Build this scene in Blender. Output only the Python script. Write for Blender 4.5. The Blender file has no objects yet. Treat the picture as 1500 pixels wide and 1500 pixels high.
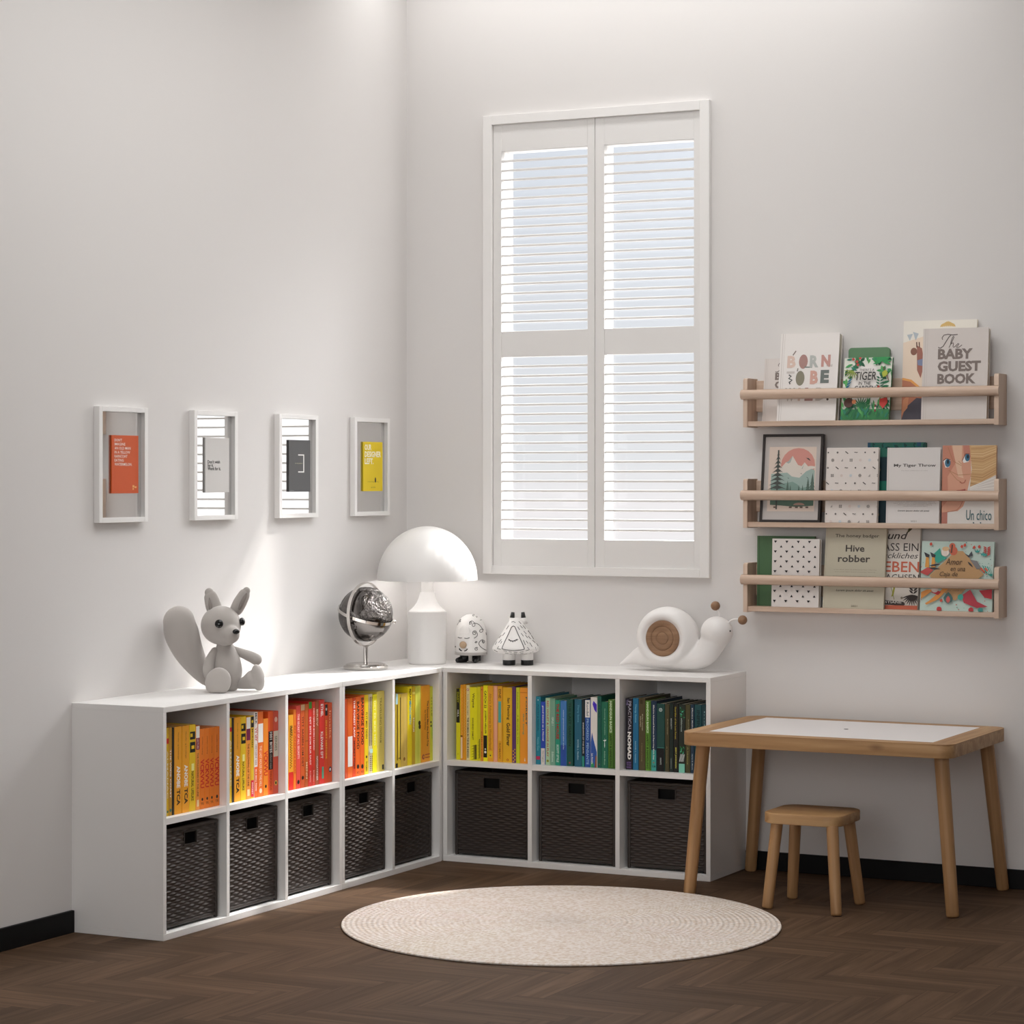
import bpy, bmesh, math, random
from mathutils import Vector, Matrix

random.seed(7)
PI = math.pi
SC = bpy.context.scene
COL = SC.collection

# ------------------------------------------------------------------ camera numbers (1500 x 1500 frame)
F, YAW, CY, CX_, CY_, CZ_ = 3626.25, 0.4689, 701.4163, 4.6138, -8.2204, 1.3835
CAM = Vector((CX_, CY_, CZ_))
FW = Vector((-math.sin(YAW), math.cos(YAW), 0))
RT = Vector((math.cos(YAW), math.sin(YAW), 0))
UP = Vector((0, 0, 1))
TW = -FW                                   # towards the camera


def at(u, v, axis, val):
    """The point of a world plane (axis = value) seen at a photograph pixel."""
    r = FW + RT * ((u - 750) / F) + UP * ((CY - v) / F)
    return CAM + r * ((val - CAM[axis]) / r[axis])


# ------------------------------------------------------------------ colours and materials
def lin(h):
    h = h.lstrip('#')
    o = []
    for i in (0, 2, 4):
        c = int(h[i:i + 2], 16) / 255
        o.append(c / 12.92 if c <= .04045 else ((c + .055) / 1.055) ** 2.4)
    return (o[0], o[1], o[2], 1.0)


_mats = {}


def mat(hexcol, rough=.55, metal=0., spec=.5, name=None, sheen=0.):
    k = (hexcol, rough, metal, spec, name, sheen)
    if k in _mats:
        return _mats[k]
    m = bpy.data.materials.new(name or 'paint_' + hexcol.strip('#'))
    m.use_nodes = True
    p = m.node_tree.nodes['Principled BSDF']
    p.inputs['Base Color'].default_value = lin(hexcol)
    p.inputs['Roughness'].default_value = rough
    p.inputs['Metallic'].default_value = metal
    p.inputs['Specular IOR Level'].default_value = spec
    if sheen:
        p.inputs['Sheen Weight'].default_value = sheen
        p.inputs['Sheen Roughness'].default_value = .6
    _mats[k] = m
    return m


def nodes_of(m):
    nt = m.node_tree
    return nt, nt.nodes, nt.links, nt.nodes['Principled BSDF']


def add_noise_bump(m, scale, strength, dist=.002, detail=3.):
    nt, n, l, p = nodes_of(m)
    tc = n.new('ShaderNodeTexCoord')
    no = n.new('ShaderNodeTexNoise')
    no.inputs['Scale'].default_value = scale
    no.inputs['Detail'].default_value = detail
    b = n.new('ShaderNodeBump')
    b.inputs['Strength'].default_value = strength
    b.inputs['Distance'].default_value = dist
    l.new(tc.outputs['Object'], no.inputs['Vector'])
    l.new(no.outputs['Fac'], b.inputs['Height'])
    l.new(b.outputs['Normal'], p.inputs['Normal'])
    return m


def wood(name, dark, mid, light, axis=0, scale=1., rough=.5, knots=False):
    m = bpy.data.materials.new(name)
    m.use_nodes = True
    nt, n, l, p = nodes_of(m)
    tc = n.new('ShaderNodeTexCoord')
    mp = n.new('ShaderNodeMapping')
    s = [38 * scale] * 3
    s[axis] = 2.2 * scale
    mp.inputs['Scale'].default_value = s
    no = n.new('ShaderNodeTexNoise')
    no.inputs['Scale'].default_value = 1.
    no.inputs['Detail'].default_value = 5.
    no.inputs['Distortion'].default_value = .8
    cr = n.new('ShaderNodeValToRGB')
    e = cr.color_ramp.elements
    e[0].position, e[0].color = .3, lin(dark)
    e[1].position, e[1].color = .7, lin(light)
    x = cr.color_ramp.elements.new(.5)
    x.color = lin(mid)
    l.new(tc.outputs['Object'], mp.inputs['Vector'])
    l.new(mp.outputs['Vector'], no.inputs['Vector'])
    l.new(no.outputs['Fac'], cr.inputs['Fac'])
    col = cr.outputs['Color']
    if knots:
        vo = n.new('ShaderNodeTexVoronoi')
        vo.inputs['Scale'].default_value = 7.
        vo.inputs['Randomness'].default_value = 1.
        mp2 = n.new('ShaderNodeMapping')
        s2 = [1., 1., 1.]
        s2[axis] = .45
        mp2.inputs['Scale'].default_value = s2
        l.new(tc.outputs['Object'], mp2.inputs['Vector'])
        l.new(mp2.outputs['Vector'], vo.inputs['Vector'])
        mr = n.new('ShaderNodeMapRange')
        mr.inputs['From Min'].default_value = .04
        mr.inputs['From Max'].default_value = .11
        mr.inputs['To Min'].default_value = .55
        mr.inputs['To Max'].default_value = 0.
        l.new(vo.outputs['Distance'], mr.inputs['Value'])
        mx = n.new('ShaderNodeMix')
        mx.data_type = 'RGBA'
        mx.inputs[7].default_value = lin('#5a371c')
        l.new(mr.outputs['Result'], mx.inputs[0])
        l.new(col, mx.inputs[6])
        col = mx.outputs[2]
    l.new(col, p.inputs['Base Color'])
    p.inputs['Roughness'].default_value = rough
    b = n.new('ShaderNodeBump')
    b.inputs['Strength'].default_value = .12
    b.inputs['Distance'].default_value = .001
    l.new(no.outputs['Fac'], b.inputs['Height'])
    l.new(b.outputs['Normal'], p.inputs['Normal'])
    return m


def attr_mat(name, rough=.5, spec=.4):
    m = bpy.data.materials.new(name)
    m.use_nodes = True
    nt, n, l, p = nodes_of(m)
    a = n.new('ShaderNodeAttribute')
    a.attribute_name = 'ink'
    l.new(a.outputs['Color'], p.inputs['Base Color'])
    p.inputs['Roughness'].default_value = rough
    p.inputs['Specular IOR Level'].default_value = spec
    return m


M_WALL = add_noise_bump(mat('#dcd9d7', .85, spec=.2, name='matt_wall_paint'), 260, .05, .0006)
M_CEIL = mat('#f2f1ef', .9, spec=.2, name='ceiling_paint')
M_TRIM = mat('#eae8e6', .5, name='satin_white_trim')
M_SHUT = mat('#e3e1df', .55, name='satin_shutter_paint')
M_BASE = mat('#0e0e0f', .55, spec=.2, name='black_baseboard_paint')
M_LAM = add_noise_bump(mat('#eae8e6', .42, name='white_laminate'), 180, .02, .0004)
M_PAGE = mat('#d9d2c2', .8, name='book_paper')
M_INK = attr_mat('printed_ink')
M_PINE_X = wood('pine_along_x', '#ba9e89', '#c9af9b', '#d4bdaa', 0, 1.)
M_PINE_Z = wood('pine_along_z', '#ba9e89', '#c9af9b', '#d4bdaa', 2, 1.)
M_OAK_X = wood('oak_along_x', '#98714a', '#ac855a', '#bd986c', 0, .8, knots=True)
M_OAK_Y = wood('oak_along_y', '#98714a', '#ac855a', '#bd986c', 1, .8)
M_OAK_Z = wood('oak_along_z', '#916a44', '#a67e54', '#b89166', 2, .8)
M_BEECH = wood('brown_turned_wood', '#7d5d44', '#8d6b4f', '#9b795c', 0, 1.6)
M_CHROME = mat('#d8d4d0', .09, 1., name='polished_chrome')
M_BLACKGLOSS = mat('#0b0b0c', .2, name='glossy_black')
M_PLUSH = add_noise_bump(mat('#b4aea9', .95, spec=.1, name='grey_plush', sheen=.35), 900, .25, .0012)
M_CERAMIC = mat('#e8e5e2', .35, name='white_ceramic')
M_LAMP = mat('#eceae8', .38, name='white_lacquered_metal')
M_SNAIL = mat('#e9e6e4', .45, name='white_snail_body')
M_BLACKCER = mat('#151516', .3, name='black_ceramic')
M_WICKER = add_noise_bump(mat('#342b27', .52, name='dark_woven_resin'), 400, .3, .0006)
M_WICKERF = mat('#2f2824', .45, name='dark_resin_frame')


# ------------------------------------------------------------------ mesh building
class MB:
    def __init__(s):
        s.v, s.f, s.m, s.sm = [], [], [], []

    def add(s, vs, fs, mi=0, smooth=False, M=None):
        o = len(s.v)
        for p in vs:
            p = Vector(p)
            s.v.append(M @ p if M else p)
        for f in fs:
            s.f.append([i + o for i in f])
            s.m.append(mi)
            s.sm.append(smooth)
        return s

    def box(s, x0, y0, z0, x1, y1, z1, bev=0., mi=0, M=None, seg=2):
        if x1 < x0: x0, x1 = x1, x0
        if y1 < y0: y0, y1 = y1, y0
        if z1 < z0: z0, z1 = z1, z0
        if not bev:
            vs = [(x, y, z) for x in (x0, x1) for y in (y0, y1) for z in (z0, z1)]
            fs = [(0, 1, 3, 2), (4, 6, 7, 5), (0, 4, 5, 1), (2, 3, 7, 6), (0, 2, 6, 4), (1, 5, 7, 3)]
            return s.add(vs, fs, mi, False, M)
        bm = bmesh.new()
        bmesh.ops.create_cube(bm, size=1.)
        for v in bm.verts:
            v.co = Vector(((x0 + x1) / 2 + v.co.x * (x1 - x0), (y0 + y1) / 2 + v.co.y * (y1 - y0), (z0 + z1) / 2 + v.co.z * (z1 - z0)))
        bmesh.ops.bevel(bm, geom=list(bm.edges), offset=bev, segments=seg, profile=.5, affect='EDGES')
        s.from_bm(bm, mi, False, M)
        return s

    def from_bm(s, bm, mi=0, smooth=False, M=None):
        bm.verts.ensure_lookup_table()
        bm.verts.index_update()
        s.add([v.co.copy() for v in bm.verts], [[v.index for v in f.verts] for f in bm.faces], mi, smooth, M)
        bm.free()

    def prism(s, poly, z0, z1, mi=0, M=None, smooth=False):
        n = len(poly)
        a = sum(poly[i][0] * poly[(i + 1) % n][1] - poly[(i + 1) % n][0] * poly[i][1] for i in range(n))
        if a < 0: poly = poly[::-1]
        vs = [(x, y, z0) for x, y in poly] + [(x, y, z1) for x, y in poly]
        s.add(vs, [list(range(n))[::-1], list(range(n, 2 * n))], mi, False, M)
        o = len(s.v) - 2 * n
        for i in range(n):
            j = (i + 1) % n
            s.f.append([o + i, o + j, o + n + j, o + n + i])
            s.m.append(mi)
            s.sm.append(smooth)
        return s

    def lathe(s, prof, n=48, mi=0, M=None, smooth=True):
        """prof: (r, z) from one end of the axis to the other."""
        vs, fs, rows = [], [], []
        for r, z in prof:
            if r < 1e-7:
                rows.append([len(vs)])
                vs.append((0, 0, z))
            else:
                rows.append(list(range(len(vs), len(vs) + n)))
                vs += [(r * math.cos(2 * PI * i / n), r * math.sin(2 * PI * i / n), z) for i in range(n)]
        for a, b in zip(rows[:-1], rows[1:]):
            for i in range(n):
                j = (i + 1) % n
                if len(a) == 1 and len(b) == 1: continue
                if len(a) == 1: fs.append((a[0], b[j], b[i]))
                elif len(b) == 1: fs.append((a[i], a[j], b[0]))
                else: fs.append((a[i], a[j], b[j], b[i]))
        return s.add(vs, fs, mi, smooth, M)

    def ellipsoid(s, c, rx, ry, rz, R=None, n=32, mi=0):
        prof = [(math.sin(PI * i / 18), -math.cos(PI * i / 18)) for i in range(19)]
        prof[0] = (0, -1)
        prof[-1] = (0, 1)
        M = Matrix.Translation(Vector(c)) @ (R.to_4x4() if R else Matrix()) @ Matrix.Diagonal((rx, ry, rz, 1))
        return s.lathe(prof, n, mi, M)

    def tube(s, pts, rad, n=12, mi=0, caps=True, closed=False, smooth=True, round_ends=False, sub=0):
        P = [Vector(p) for p in pts]
        Rr = list(rad) if hasattr(rad, '__len__') else [rad] * len(P)
        if sub and len(P) > 2:
            Q, S = [], []
            for i in range(len(P) - 1):
                p0, p1, p2, p3 = P[max(i - 1, 0)], P[i], P[i + 1], P[min(i + 2, len(P) - 1)]
                r0, r1, r2, r3 = Rr[max(i - 1, 0)], Rr[i], Rr[i + 1], Rr[min(i + 2, len(P) - 1)]
                for k in range(sub):
                    t = k / sub
                    h = lambda a, b, c, d: .5 * ((2 * b) + (c - a) * t + (2 * a - 5 * b + 4 * c - d) * t * t + (3 * b - a - 3 * c + d) * t ** 3)
                    Q.append(h(p0, p1, p2, p3))
                    S.append(max(1e-5, h(r0, r1, r2, r3)))
            Q.append(P[-1])
            S.append(Rr[-1])
            P, Rr = Q, S
        if round_ends:
            d0 = (P[0] - P[1]).normalized()
            d1 = (P[-1] - P[-2]).normalized()
            A, B = [], []
            for k in range(6, 0, -1):
                a = k / 6 * PI / 2 * .98
                A.append((P[0] + d0 * Rr[0] * math.sin(a), Rr[0] * math.cos(a)))
                B.insert(0, (P[-1] + d1 * Rr[-1] * math.sin(a), Rr[-1] * math.cos(a)))
            P = [a for a, _ in A] + P + [b for b, _ in B]
            Rr = [a for _, a in A] + Rr + [b for _, b in B]
        m = len(P)
        T = []
        for i in range(m):
            if closed: d = P[(i + 1) % m] - P[i - 1]
            else: d = P[min(i + 1, m - 1)] - P[max(i - 1, 0)]
            T.append(d.normalized())
        ref = Vector((0, 0, 1)) if abs(T[0].z) < .9 else Vector((1, 0, 0))
        u = T[0].cross(ref).normalized()
        vs, fs = [], []
        for i in range(m):
            u = (u - T[i] * u.dot(T[i])).normalized()
            w = T[i].cross(u)
            for k in range(n):
                a = 2 * PI * k / n
                vs.append(P[i] + (u * math.cos(a) + w * math.sin(a)) * Rr[i])
        for i in range(m if closed else m - 1):
            j = (i + 1) % m
            for k in range(n):
                q = (k + 1) % n
                fs.append((i * n + k, i * n + q, j * n + q, j * n + k))
        if caps and not closed:
            fs.append(list(range(n))[::-1])
            fs.append(list(range((m - 1) * n, m * n)))
        return s.add(vs, fs, mi, smooth)

    def squash(s, c, d, k):
        c, d = Vector(c), Vector(d).normalized()
        s.v = [p - d * ((p - c).dot(d) * (1 - k)) for p in s.v]
        return s

    def build(s, name, mats, parent=None, loc=(0, 0, 0), origin=None):
        me = bpy.data.meshes.new(name)
        vs = s.v if origin is None else [p - Vector(origin) for p in s.v]
        me.from_pydata([tuple(p) for p in vs], [], s.f)
        for m in (mats if isinstance(mats, (list, tuple)) else [mats]):
            me.materials.append(m)
        me.polygons.foreach_set('material_index', s.m)
        me.polygons.foreach_set('use_smooth', s.sm)
        me.update()
        o = bpy.data.objects.new(name, me)
        COL.objects.link(o)
        o.location = loc
        if parent: o.parent = parent
        return o


def auto_smooth(o, ang=35):
    """Smooth shading with sharp edges where the faces turn more than ang degrees."""
    bm = bmesh.new()
    bm.from_mesh(o.data)
    for f in bm.faces: f.smooth = True
    for e in bm.edges:
        e.smooth = len(e.link_faces) == 2 and e.calc_face_angle(0) < math.radians(ang)
    bm.to_mesh(o.data)
    bm.free()
    return o


def thing(name, label, cat, loc=(0, 0, 0), rot=(0, 0, 0), group=None):
    o = bpy.data.objects.new(name, None)
    COL.objects.link(o)
    o.empty_display_size = .05
    o.location = loc
    o.rotation_euler = rot
    o['label'] = label
    o['category'] = cat
    if group: o['group'] = group
    return o


def tag(o, label, cat, group=None):
    o['label'] = label
    o['category'] = cat
    if group: o['group'] = group
    return o


def struct(o):
    o['kind'] = 'structure'
    return o


def copy_thing(src, loc, label, group=None):
    r = src.copy()
    COL.objects.link(r)
    r.location = loc
    r['label'] = label
    if group: r['group'] = group
    for ch in list(src.children):
        c = ch.copy()
        COL.objects.link(c)
        c.parent = r
        for g in list(ch.children):
            d = g.copy()
            COL.objects.link(d)
            d.parent = c
    return r


# ------------------------------------------------------------------ printing: flat inks laid on a surface
_txt = {}


def text_geo(s, bold=0., shear=0.):
    k = (s, bold, shear)
    if k in _txt: return _txt[k]
    cu = bpy.data.curves.new('t', 'FONT')
    cu.body = s
    cu.size = 1.
    cu.resolution_u = 2
    cu.offset = bold
    cu.shear = shear
    cu.fill_mode = 'FRONT'
    ob = bpy.data.objects.new('t', cu)
    COL.objects.link(ob)
    dg = bpy.context.evaluated_depsgraph_get()
    me = bpy.data.meshes.new_from_object(ob.evaluated_get(dg))
    vs = [(v.co.x, v.co.y) for v in me.vertices]
    fs = [tuple(p.vertices) for p in me.polygons]
    bpy.data.objects.remove(ob)
    bpy.data.curves.remove(cu)
    bpy.data.meshes.remove(me)
    if not vs:
        vs, fs = [(0, 0), (1, 0), (1, 1)], [(0, 1, 2)]
    x0, x1 = min(v[0] for v in vs), max(v[0] for v in vs)
    y0, y1 = min(v[1] for v in vs), max(v[1] for v in vs)
    dx, dy = max(x1 - x0, 1e-6), max(y1 - y0, 1e-6)
    _txt[k] = ([((x - x0) / dx, (y - y0) / dy) for x, y in vs], fs, dx / dy)
    return _txt[k]


class Ink:
    """Draws in 0..1 x 0..1 of a w x h rectangle lying in the plane of (o, eu, ev); n points out of the page."""

    def __init__(s, w, h, o=(0, 0, 0), eu=(1, 0, 0), ev=(0, 0, 1), n=(0, -1, 0)):
        s.w, s.h, s.o, s.eu, s.ev, s.n = w, h, Vector(o), Vector(eu), Vector(ev), Vector(n)
        s.v, s.f, s.c, s.k = [], [], [], 0

    def _put(s, pts, faces, col):
        s.k += 1
        off = s.n * (.00025 + .00004 * s.k)
        b = len(s.v)
        for u, v in pts:
            u = min(max(u, 0.), 1.)
            v = min(max(v, 0.), 1.)
            s.v.append(s.o + s.eu * (u * s.w) + s.ev * (v * s.h) + off)
        c = lin(col)
        for f in faces:
            s.f.append([i + b for i in f])
            s.c.append(c)
        return s

    def poly(s, pts, col): return s._put(pts, [list(range(len(pts)))], col)
    def rect(s, x0, y0, x1, y1, col): return s.poly([(x0, y0), (x1, y0), (x1, y1), (x0, y1)], col)

    def circ(s, cx, cy, r, col, ry=None, a0=0., a1=360., n=20):
        """r as a share of the width; round on the page."""
        ry = r if ry is None else ry
        k = s.w / s.h
        return s.poly([(cx + r * math.cos(math.radians(a0 + (a1 - a0) * i / n)), cy + ry * k * math.sin(math.radians(a0 + (a1 - a0) * i / n))) for i in range(n if a1 - a0 >= 360 else n + 1)], col)

    def line(s, pts, wd, col):
        """wd as a share of the width."""
        P = [Vector((x * s.w, y * s.h)) for x, y in pts]
        hw = wd * s.w / 2
        L, R = [], []
        for i in range(len(P)):
            d = (P[min(i + 1, len(P) - 1)] - P[max(i - 1, 0)]).normalized()
            nn = Vector((-d.y, d.x)) * hw
            L.append(P[i] + nn)
            R.append(P[i] - nn)
        pts = [(p.x / s.w, p.y / s.h) for p in L + R]
        m = len(P)
        return s._put(pts, [(i, m + i, m + i + 1, i + 1) for i in range(m - 1)], col)

    def leaf(s, x, y, ang, ln, wd, col):
        """A pointed leaf from (x, y); lengths as shares of the width."""
        a = math.radians(ang)
        d, q = (math.cos(a), math.sin(a)), (-math.sin(a), math.cos(a))
        k = s.w / s.h
        out = []
        for t, o in ((0, 0), (.25, .8), (.5, 1), (.78, .6), (1, 0), (.78, -.6), (.5, -1), (.25, -.8)):
            out.append((x + ln * t * d[0] + wd / 2 * o * q[0], y + (ln * t * d[1] + wd / 2 * o * q[1]) * k))
        return s.poly(out, col)

    def text(s, st, x0, y0, x1, y1, col, bold=0., rot=0, shear=0.):
        """rot 0: reads along the width; -90: reads down the page; 90: reads up."""
        pts, fs, _ = text_geo(st, bold, shear)
        if rot == 0: q = [(x0 + a * (x1 - x0), y0 + b * (y1 - y0)) for a, b in pts]
        elif rot == -90: q = [(x0 + b * (x1 - x0), y1 - a * (y1 - y0)) for a, b in pts]
        else: q = [(x1 - b * (x1 - x0), y0 + a * (y1 - y0)) for a, b in pts]
        return s._put(q, fs, col)

    def build(s, name, parent, m=None):
        if not s.v: return None
        me = bpy.data.meshes.new(name)
        me.from_pydata([tuple(p) for p in s.v], [], s.f)
        a = me.color_attributes.new('ink', 'FLOAT_COLOR', 'CORNER')
        buf = []
        for p, c in zip(me.polygons, s.c):
            buf += list(c) * p.loop_total
        a.data.foreach_set('color', buf)
        me.materials.append(m or M_INK)
        me.update()
        o = bpy.data.objects.new(name, me)
        COL.objects.link(o)
        o.parent = parent
        return o

# ================================================================== THE ROOM
RX, RY, RZ = 7.0, -10.6, 3.42            # room depth to the open side, behind the camera, ceiling height
WX0, WX1, WZ0, WZ1 = .375, 1.212, 1.060, 2.703   # window opening in the back wall
T_ = .14


def floor_mesh():
    """Herringbone oak boards, one quad per board on a dark bed."""
    L, W, K = .40, .080, 5
    vs, fs, cols, uvs = [], [], [], []
    rnd = random.Random(3)
    g = .0005

    def board(x, y, along_x):
        w, h = (L, W) if along_x else (W, L)
        x0, x1, y0, y1 = max(x + g, 0), min(x + w - g, 5.6), max(y + g, -6.6), min(y + h - g, 0)
        if x1 - x0 < .003 or y1 - y0 < .003: return
        b = len(vs)
        vs.extend([(x0, y0, 0), (x1, y0, 0), (x1, y1, 0), (x0, y1, 0)])
        fs.append((b, b + 1, b + 2, b + 3))
        ou, ov = rnd.random() * 40, rnd.random() * 40
        q = [(x0, y0), (x1, y0), (x1, y1), (x0, y1)]
        uvs.extend([((px if along_x else py) + ou, (py if along_x else px) + ov) for px, py in q])
        t = rnd.random()
        cols.extend([(t, rnd.random(), 0, 1)] * 4)

    for i in range(-100, 8):
        for j in range(-2, 20):
            X, Y = (i + 2 * K * j) * W + .03, i * W + .02
            board(X, Y, True)
            board(X, Y + W, False)
    me = bpy.data.meshes.new('floor')
    o0 = len(vs)
    vs += [(0, RY, -.0012), (RX, RY, -.0012), (RX, 0, -.0012), (0, 0, -.0012)]
    fs.append((o0, o0 + 1, o0 + 2, o0 + 3))
    uvs += [(0, 0), (7, 0), (7, 9), (0, 9)]
    cols += [(.2, .5, 1, 1)] * 4
    me.from_pydata(vs, [], fs)
    uv = me.uv_layers.new(name='UVMap')
    uv.data.foreach_set('uv', [c for p in uvs for c in p])
    a = me.color_attributes.new('board', 'FLOAT_COLOR', 'CORNER')
    a.data.foreach_set('color', [c for p in cols for c in p])
    me.update()
    m = bpy.data.materials.new('herringbone_oak')
    m.use_nodes = True
    nt, n, l, p = nodes_of(m)
    tu = n.new('ShaderNodeUVMap')
    mp = n.new('ShaderNodeMapping')
    mp.inputs['Scale'].default_value = (1.6, 30, 1)
    no = n.new('ShaderNodeTexNoise')
    no.inputs['Scale'].default_value = 1.
    no.inputs['Detail'].default_value = 6.
    no.inputs['Distortion'].default_value = 1.2
    at_ = n.new('ShaderNodeAttribute')
    at_.attribute_name = 'board'
    sp = n.new('ShaderNodeSeparateColor')
    cr = n.new('ShaderNodeValToRGB')
    e = cr.color_ramp.elements
    e[0].position, e[0].color = .28, lin('#4d3a2c')
    e[1].position, e[1].color = .74, lin('#6b5341')
    x = e.new(.5)
    x.color = lin('#5c4736')
    mr = n.new('ShaderNodeMapRange')
    mr.inputs['To Min'].default_value = .74
    mr.inputs['To Max'].default_value = 1.08
    mx = n.new('ShaderNodeMix')
    mx.data_type = 'RGBA'
    mx.blend_type = 'MULTIPLY'
    mx.inputs[0].default_value = 1.
    mk = n.new('ShaderNodeMix')
    mk.data_type = 'RGBA'
    mk.inputs[7].default_value = lin('#2b1f17')
    l.new(tu.outputs['UV'], mp.inputs['Vector'])
    l.new(mp.outputs['Vector'], no.inputs['Vector'])
    l.new(no.outputs['Fac'], cr.inputs['Fac'])
    l.new(at_.outputs['Color'], sp.inputs['Color'])
    l.new(sp.outputs[0], mr.inputs['Value'])
    cb = n.new('ShaderNodeCombineColor')
    for i in range(3): l.new(mr.outputs['Result'], cb.inputs[i])
    l.new(cr.outputs['Color'], mx.inputs[6])
    l.new(cb.outputs['Color'], mx.inputs[7])
    l.new(mx.outputs[2], mk.inputs[6])
    l.new(sp.outputs[2], mk.inputs[0])
    l.new(mk.outputs[2], p.inputs['Base Color'])
    p.inputs['Roughness'].default_value = .6
    p.inputs['Specular IOR Level'].default_value = .10
    b = n.new('ShaderNodeBump')
    b.inputs['Strength'].default_value = .1
    b.inputs['Distance'].default_value = .001
    l.new(no.outputs['Fac'], b.inputs['Height'])
    l.new(b.outputs['Normal'], p.inputs['Normal'])
    me.materials.append(m)
    o = bpy.data.objects.new('floor', me)
    COL.objects.link(o)
    return struct(o)


floor_mesh()
struct(MB().box(0, RY, -.2, RX, 0, -.02).build('floor_base', mat('#4a4038', .9, name='subfloor')))
struct(MB().box(-T_, RY - T_, -.2, 0, T_, RZ).build('wall_left', M_WALL))
w = MB()                                    # the back wall around its window opening
w.box(0, 0, -.2, WX0, T_, RZ)
w.box(WX1, 0, -.2, RX, T_, RZ)
w.box(WX0, 0, -.2, WX1, T_, WZ0)
w.box(WX0, 0, WZ1, WX1, T_, RZ)
struct(w.build('wall_back', M_WALL))
struct(MB().box(RX, RY - T_, -.2, RX + T_, T_, RZ).build('wall_right', M_WALL))
struct(MB().box(0, RY - T_, -.2, RX, RY, RZ).build('wall_front', M_WALL))
struct(MB().box(-T_, RY - T_, RZ, RX + T_, T_, RZ + .12).build('ceiling', M_CEIL))
struct(MB().box(0, RY, 0, .012, -2.088, .068, .002).build('baseboard_left', M_BASE))
struct(MB().box(1.384, -.012, 0, RX, 0, .066, .002).build('baseboard_back', M_BASE))
# eave of the house outside, above the window: keeps the high sun off the top louvres
struct(MB().box(-.6, T_, 3.08, 2.4, .52, 3.2).build('roof_eave', mat('#d8d4ce', .8, name='eave_board')))

# ------------------------------------------------------------------ the window with its louvred shutters
win = bpy.data.objects.new('window_1', None)
COL.objects.link(win)
win.location = (.8, 0, 1.06)
win['kind'] = 'structure'
WO = (.8, 0, 1.06)
OX0, OX1, OZ0, OZ1 = .338, 1.249, 1.029, 2.738
m = MB()
YF = -.022
for a in ((OX0, OZ0, WX0, OZ1), (WX1, OZ0, OX1, OZ1), (WX0, OZ0, WX1, WZ0), (WX0, WZ1, WX1, OZ1)):
    m.box(a[0], YF, a[1], a[2], .004, a[3], .0015)
m.build('window_frame', M_TRIM, win, origin=WO)
UPZ = ((1.932, 2.602), (1.161, 1.836))


def shutter(x0, x1, px0, px1):
    """Panel stiles and rails from px0 to px1, louvre openings from x0 to x1."""
    y0, y1 = -.010, .014
    b = MB()
    b.box(px0, y0, WZ0, x0, y1, WZ1, .0012)
    b.box(x1, y0, WZ0, px1, y1, WZ1, .0012)
    b.box(x0, y0, UPZ[0][1], x1, y1, WZ1, .0008)
    b.box(x0, y0 + .0015, UPZ[1][1], x1, y1, UPZ[0][0], .0008)
    b.box(x0, y0, WZ0, x1, y1, UPZ[1][0], .0008)
    p = b.build('shutter_panel', M_SHUT, win, origin=WO)
    for z0, z1 in UPZ:
        k = MB()
        n = 19
        pitch = (z1 - z0) / n
        for i in range(1, n):
            z = z0 + i * pitch
            k.box(x0 - .001, -.0070, z - .0043, x1 + .001, .0050, z + .0043, .0012, seg=1)
        k.build('louvres', M_SHUT, p, origin=WO)


shutter(.410, .764, WX0 + .001, .7935)
shutter(.832, 1.185, .7955, WX1 - .001)
# outer sash in the reveal: jambs, centre mullion and the panes
m = MB()
m.box(WX0, .0145, WZ0, .4095, .085, WZ1)
m.box(1.186, .0145, WZ0, WX1, .085, WZ1)
m.box(.7895, .0145, WZ0, .8315, .069, WZ1)
m.box(.4095, .0145, WZ0, .7895, .070, UPZ[1][0] - .001).box(.8315, .0145, WZ0, 1.186, .070, UPZ[1][0] - .001)
m.box(.4095, .0145, UPZ[0][1] + .001, .7895, .070, WZ1).box(.8315, .0145, UPZ[0][1] + .001, 1.186, .070, WZ1)
m.build('sash', mat('#f4f3f1', .5, name='white_sash_paint'), win, origin=WO)
gl = bpy.data.materials.new('window_glass')
gl.use_nodes = True
nt = gl.node_tree
nt.nodes.remove(nt.nodes['Principled BSDF'])
tr, gs, mxs = (nt.nodes.new('ShaderNode' + k) for k in ('BsdfTransparent', 'BsdfGlossy', 'MixShader'))
mxs.inputs[0].default_value = .012
gs.inputs['Roughness'].default_value = .02
nt.links.new(tr.outputs[0], mxs.inputs[1])
nt.links.new(gs.outputs[0], mxs.inputs[2])
nt.links.new(mxs.outputs[0], nt.nodes['Material Output'].inputs['Surface'])
for x0, x1 in ((.4096, .7894), (.8316, 1.1859)):
    MB().box(x0, .050, UPZ[1][0] - .0009, x1, .054, UPZ[0][1] + .0009).build('window_pane', gl, win, origin=WO)

# ================================================================== THE BOOKCASES
H, D, BT, SHZ0, SHZ1, TT = .70, .338, .020, .346, .365, .017
PT = .0165                                  # upright boards


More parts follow.
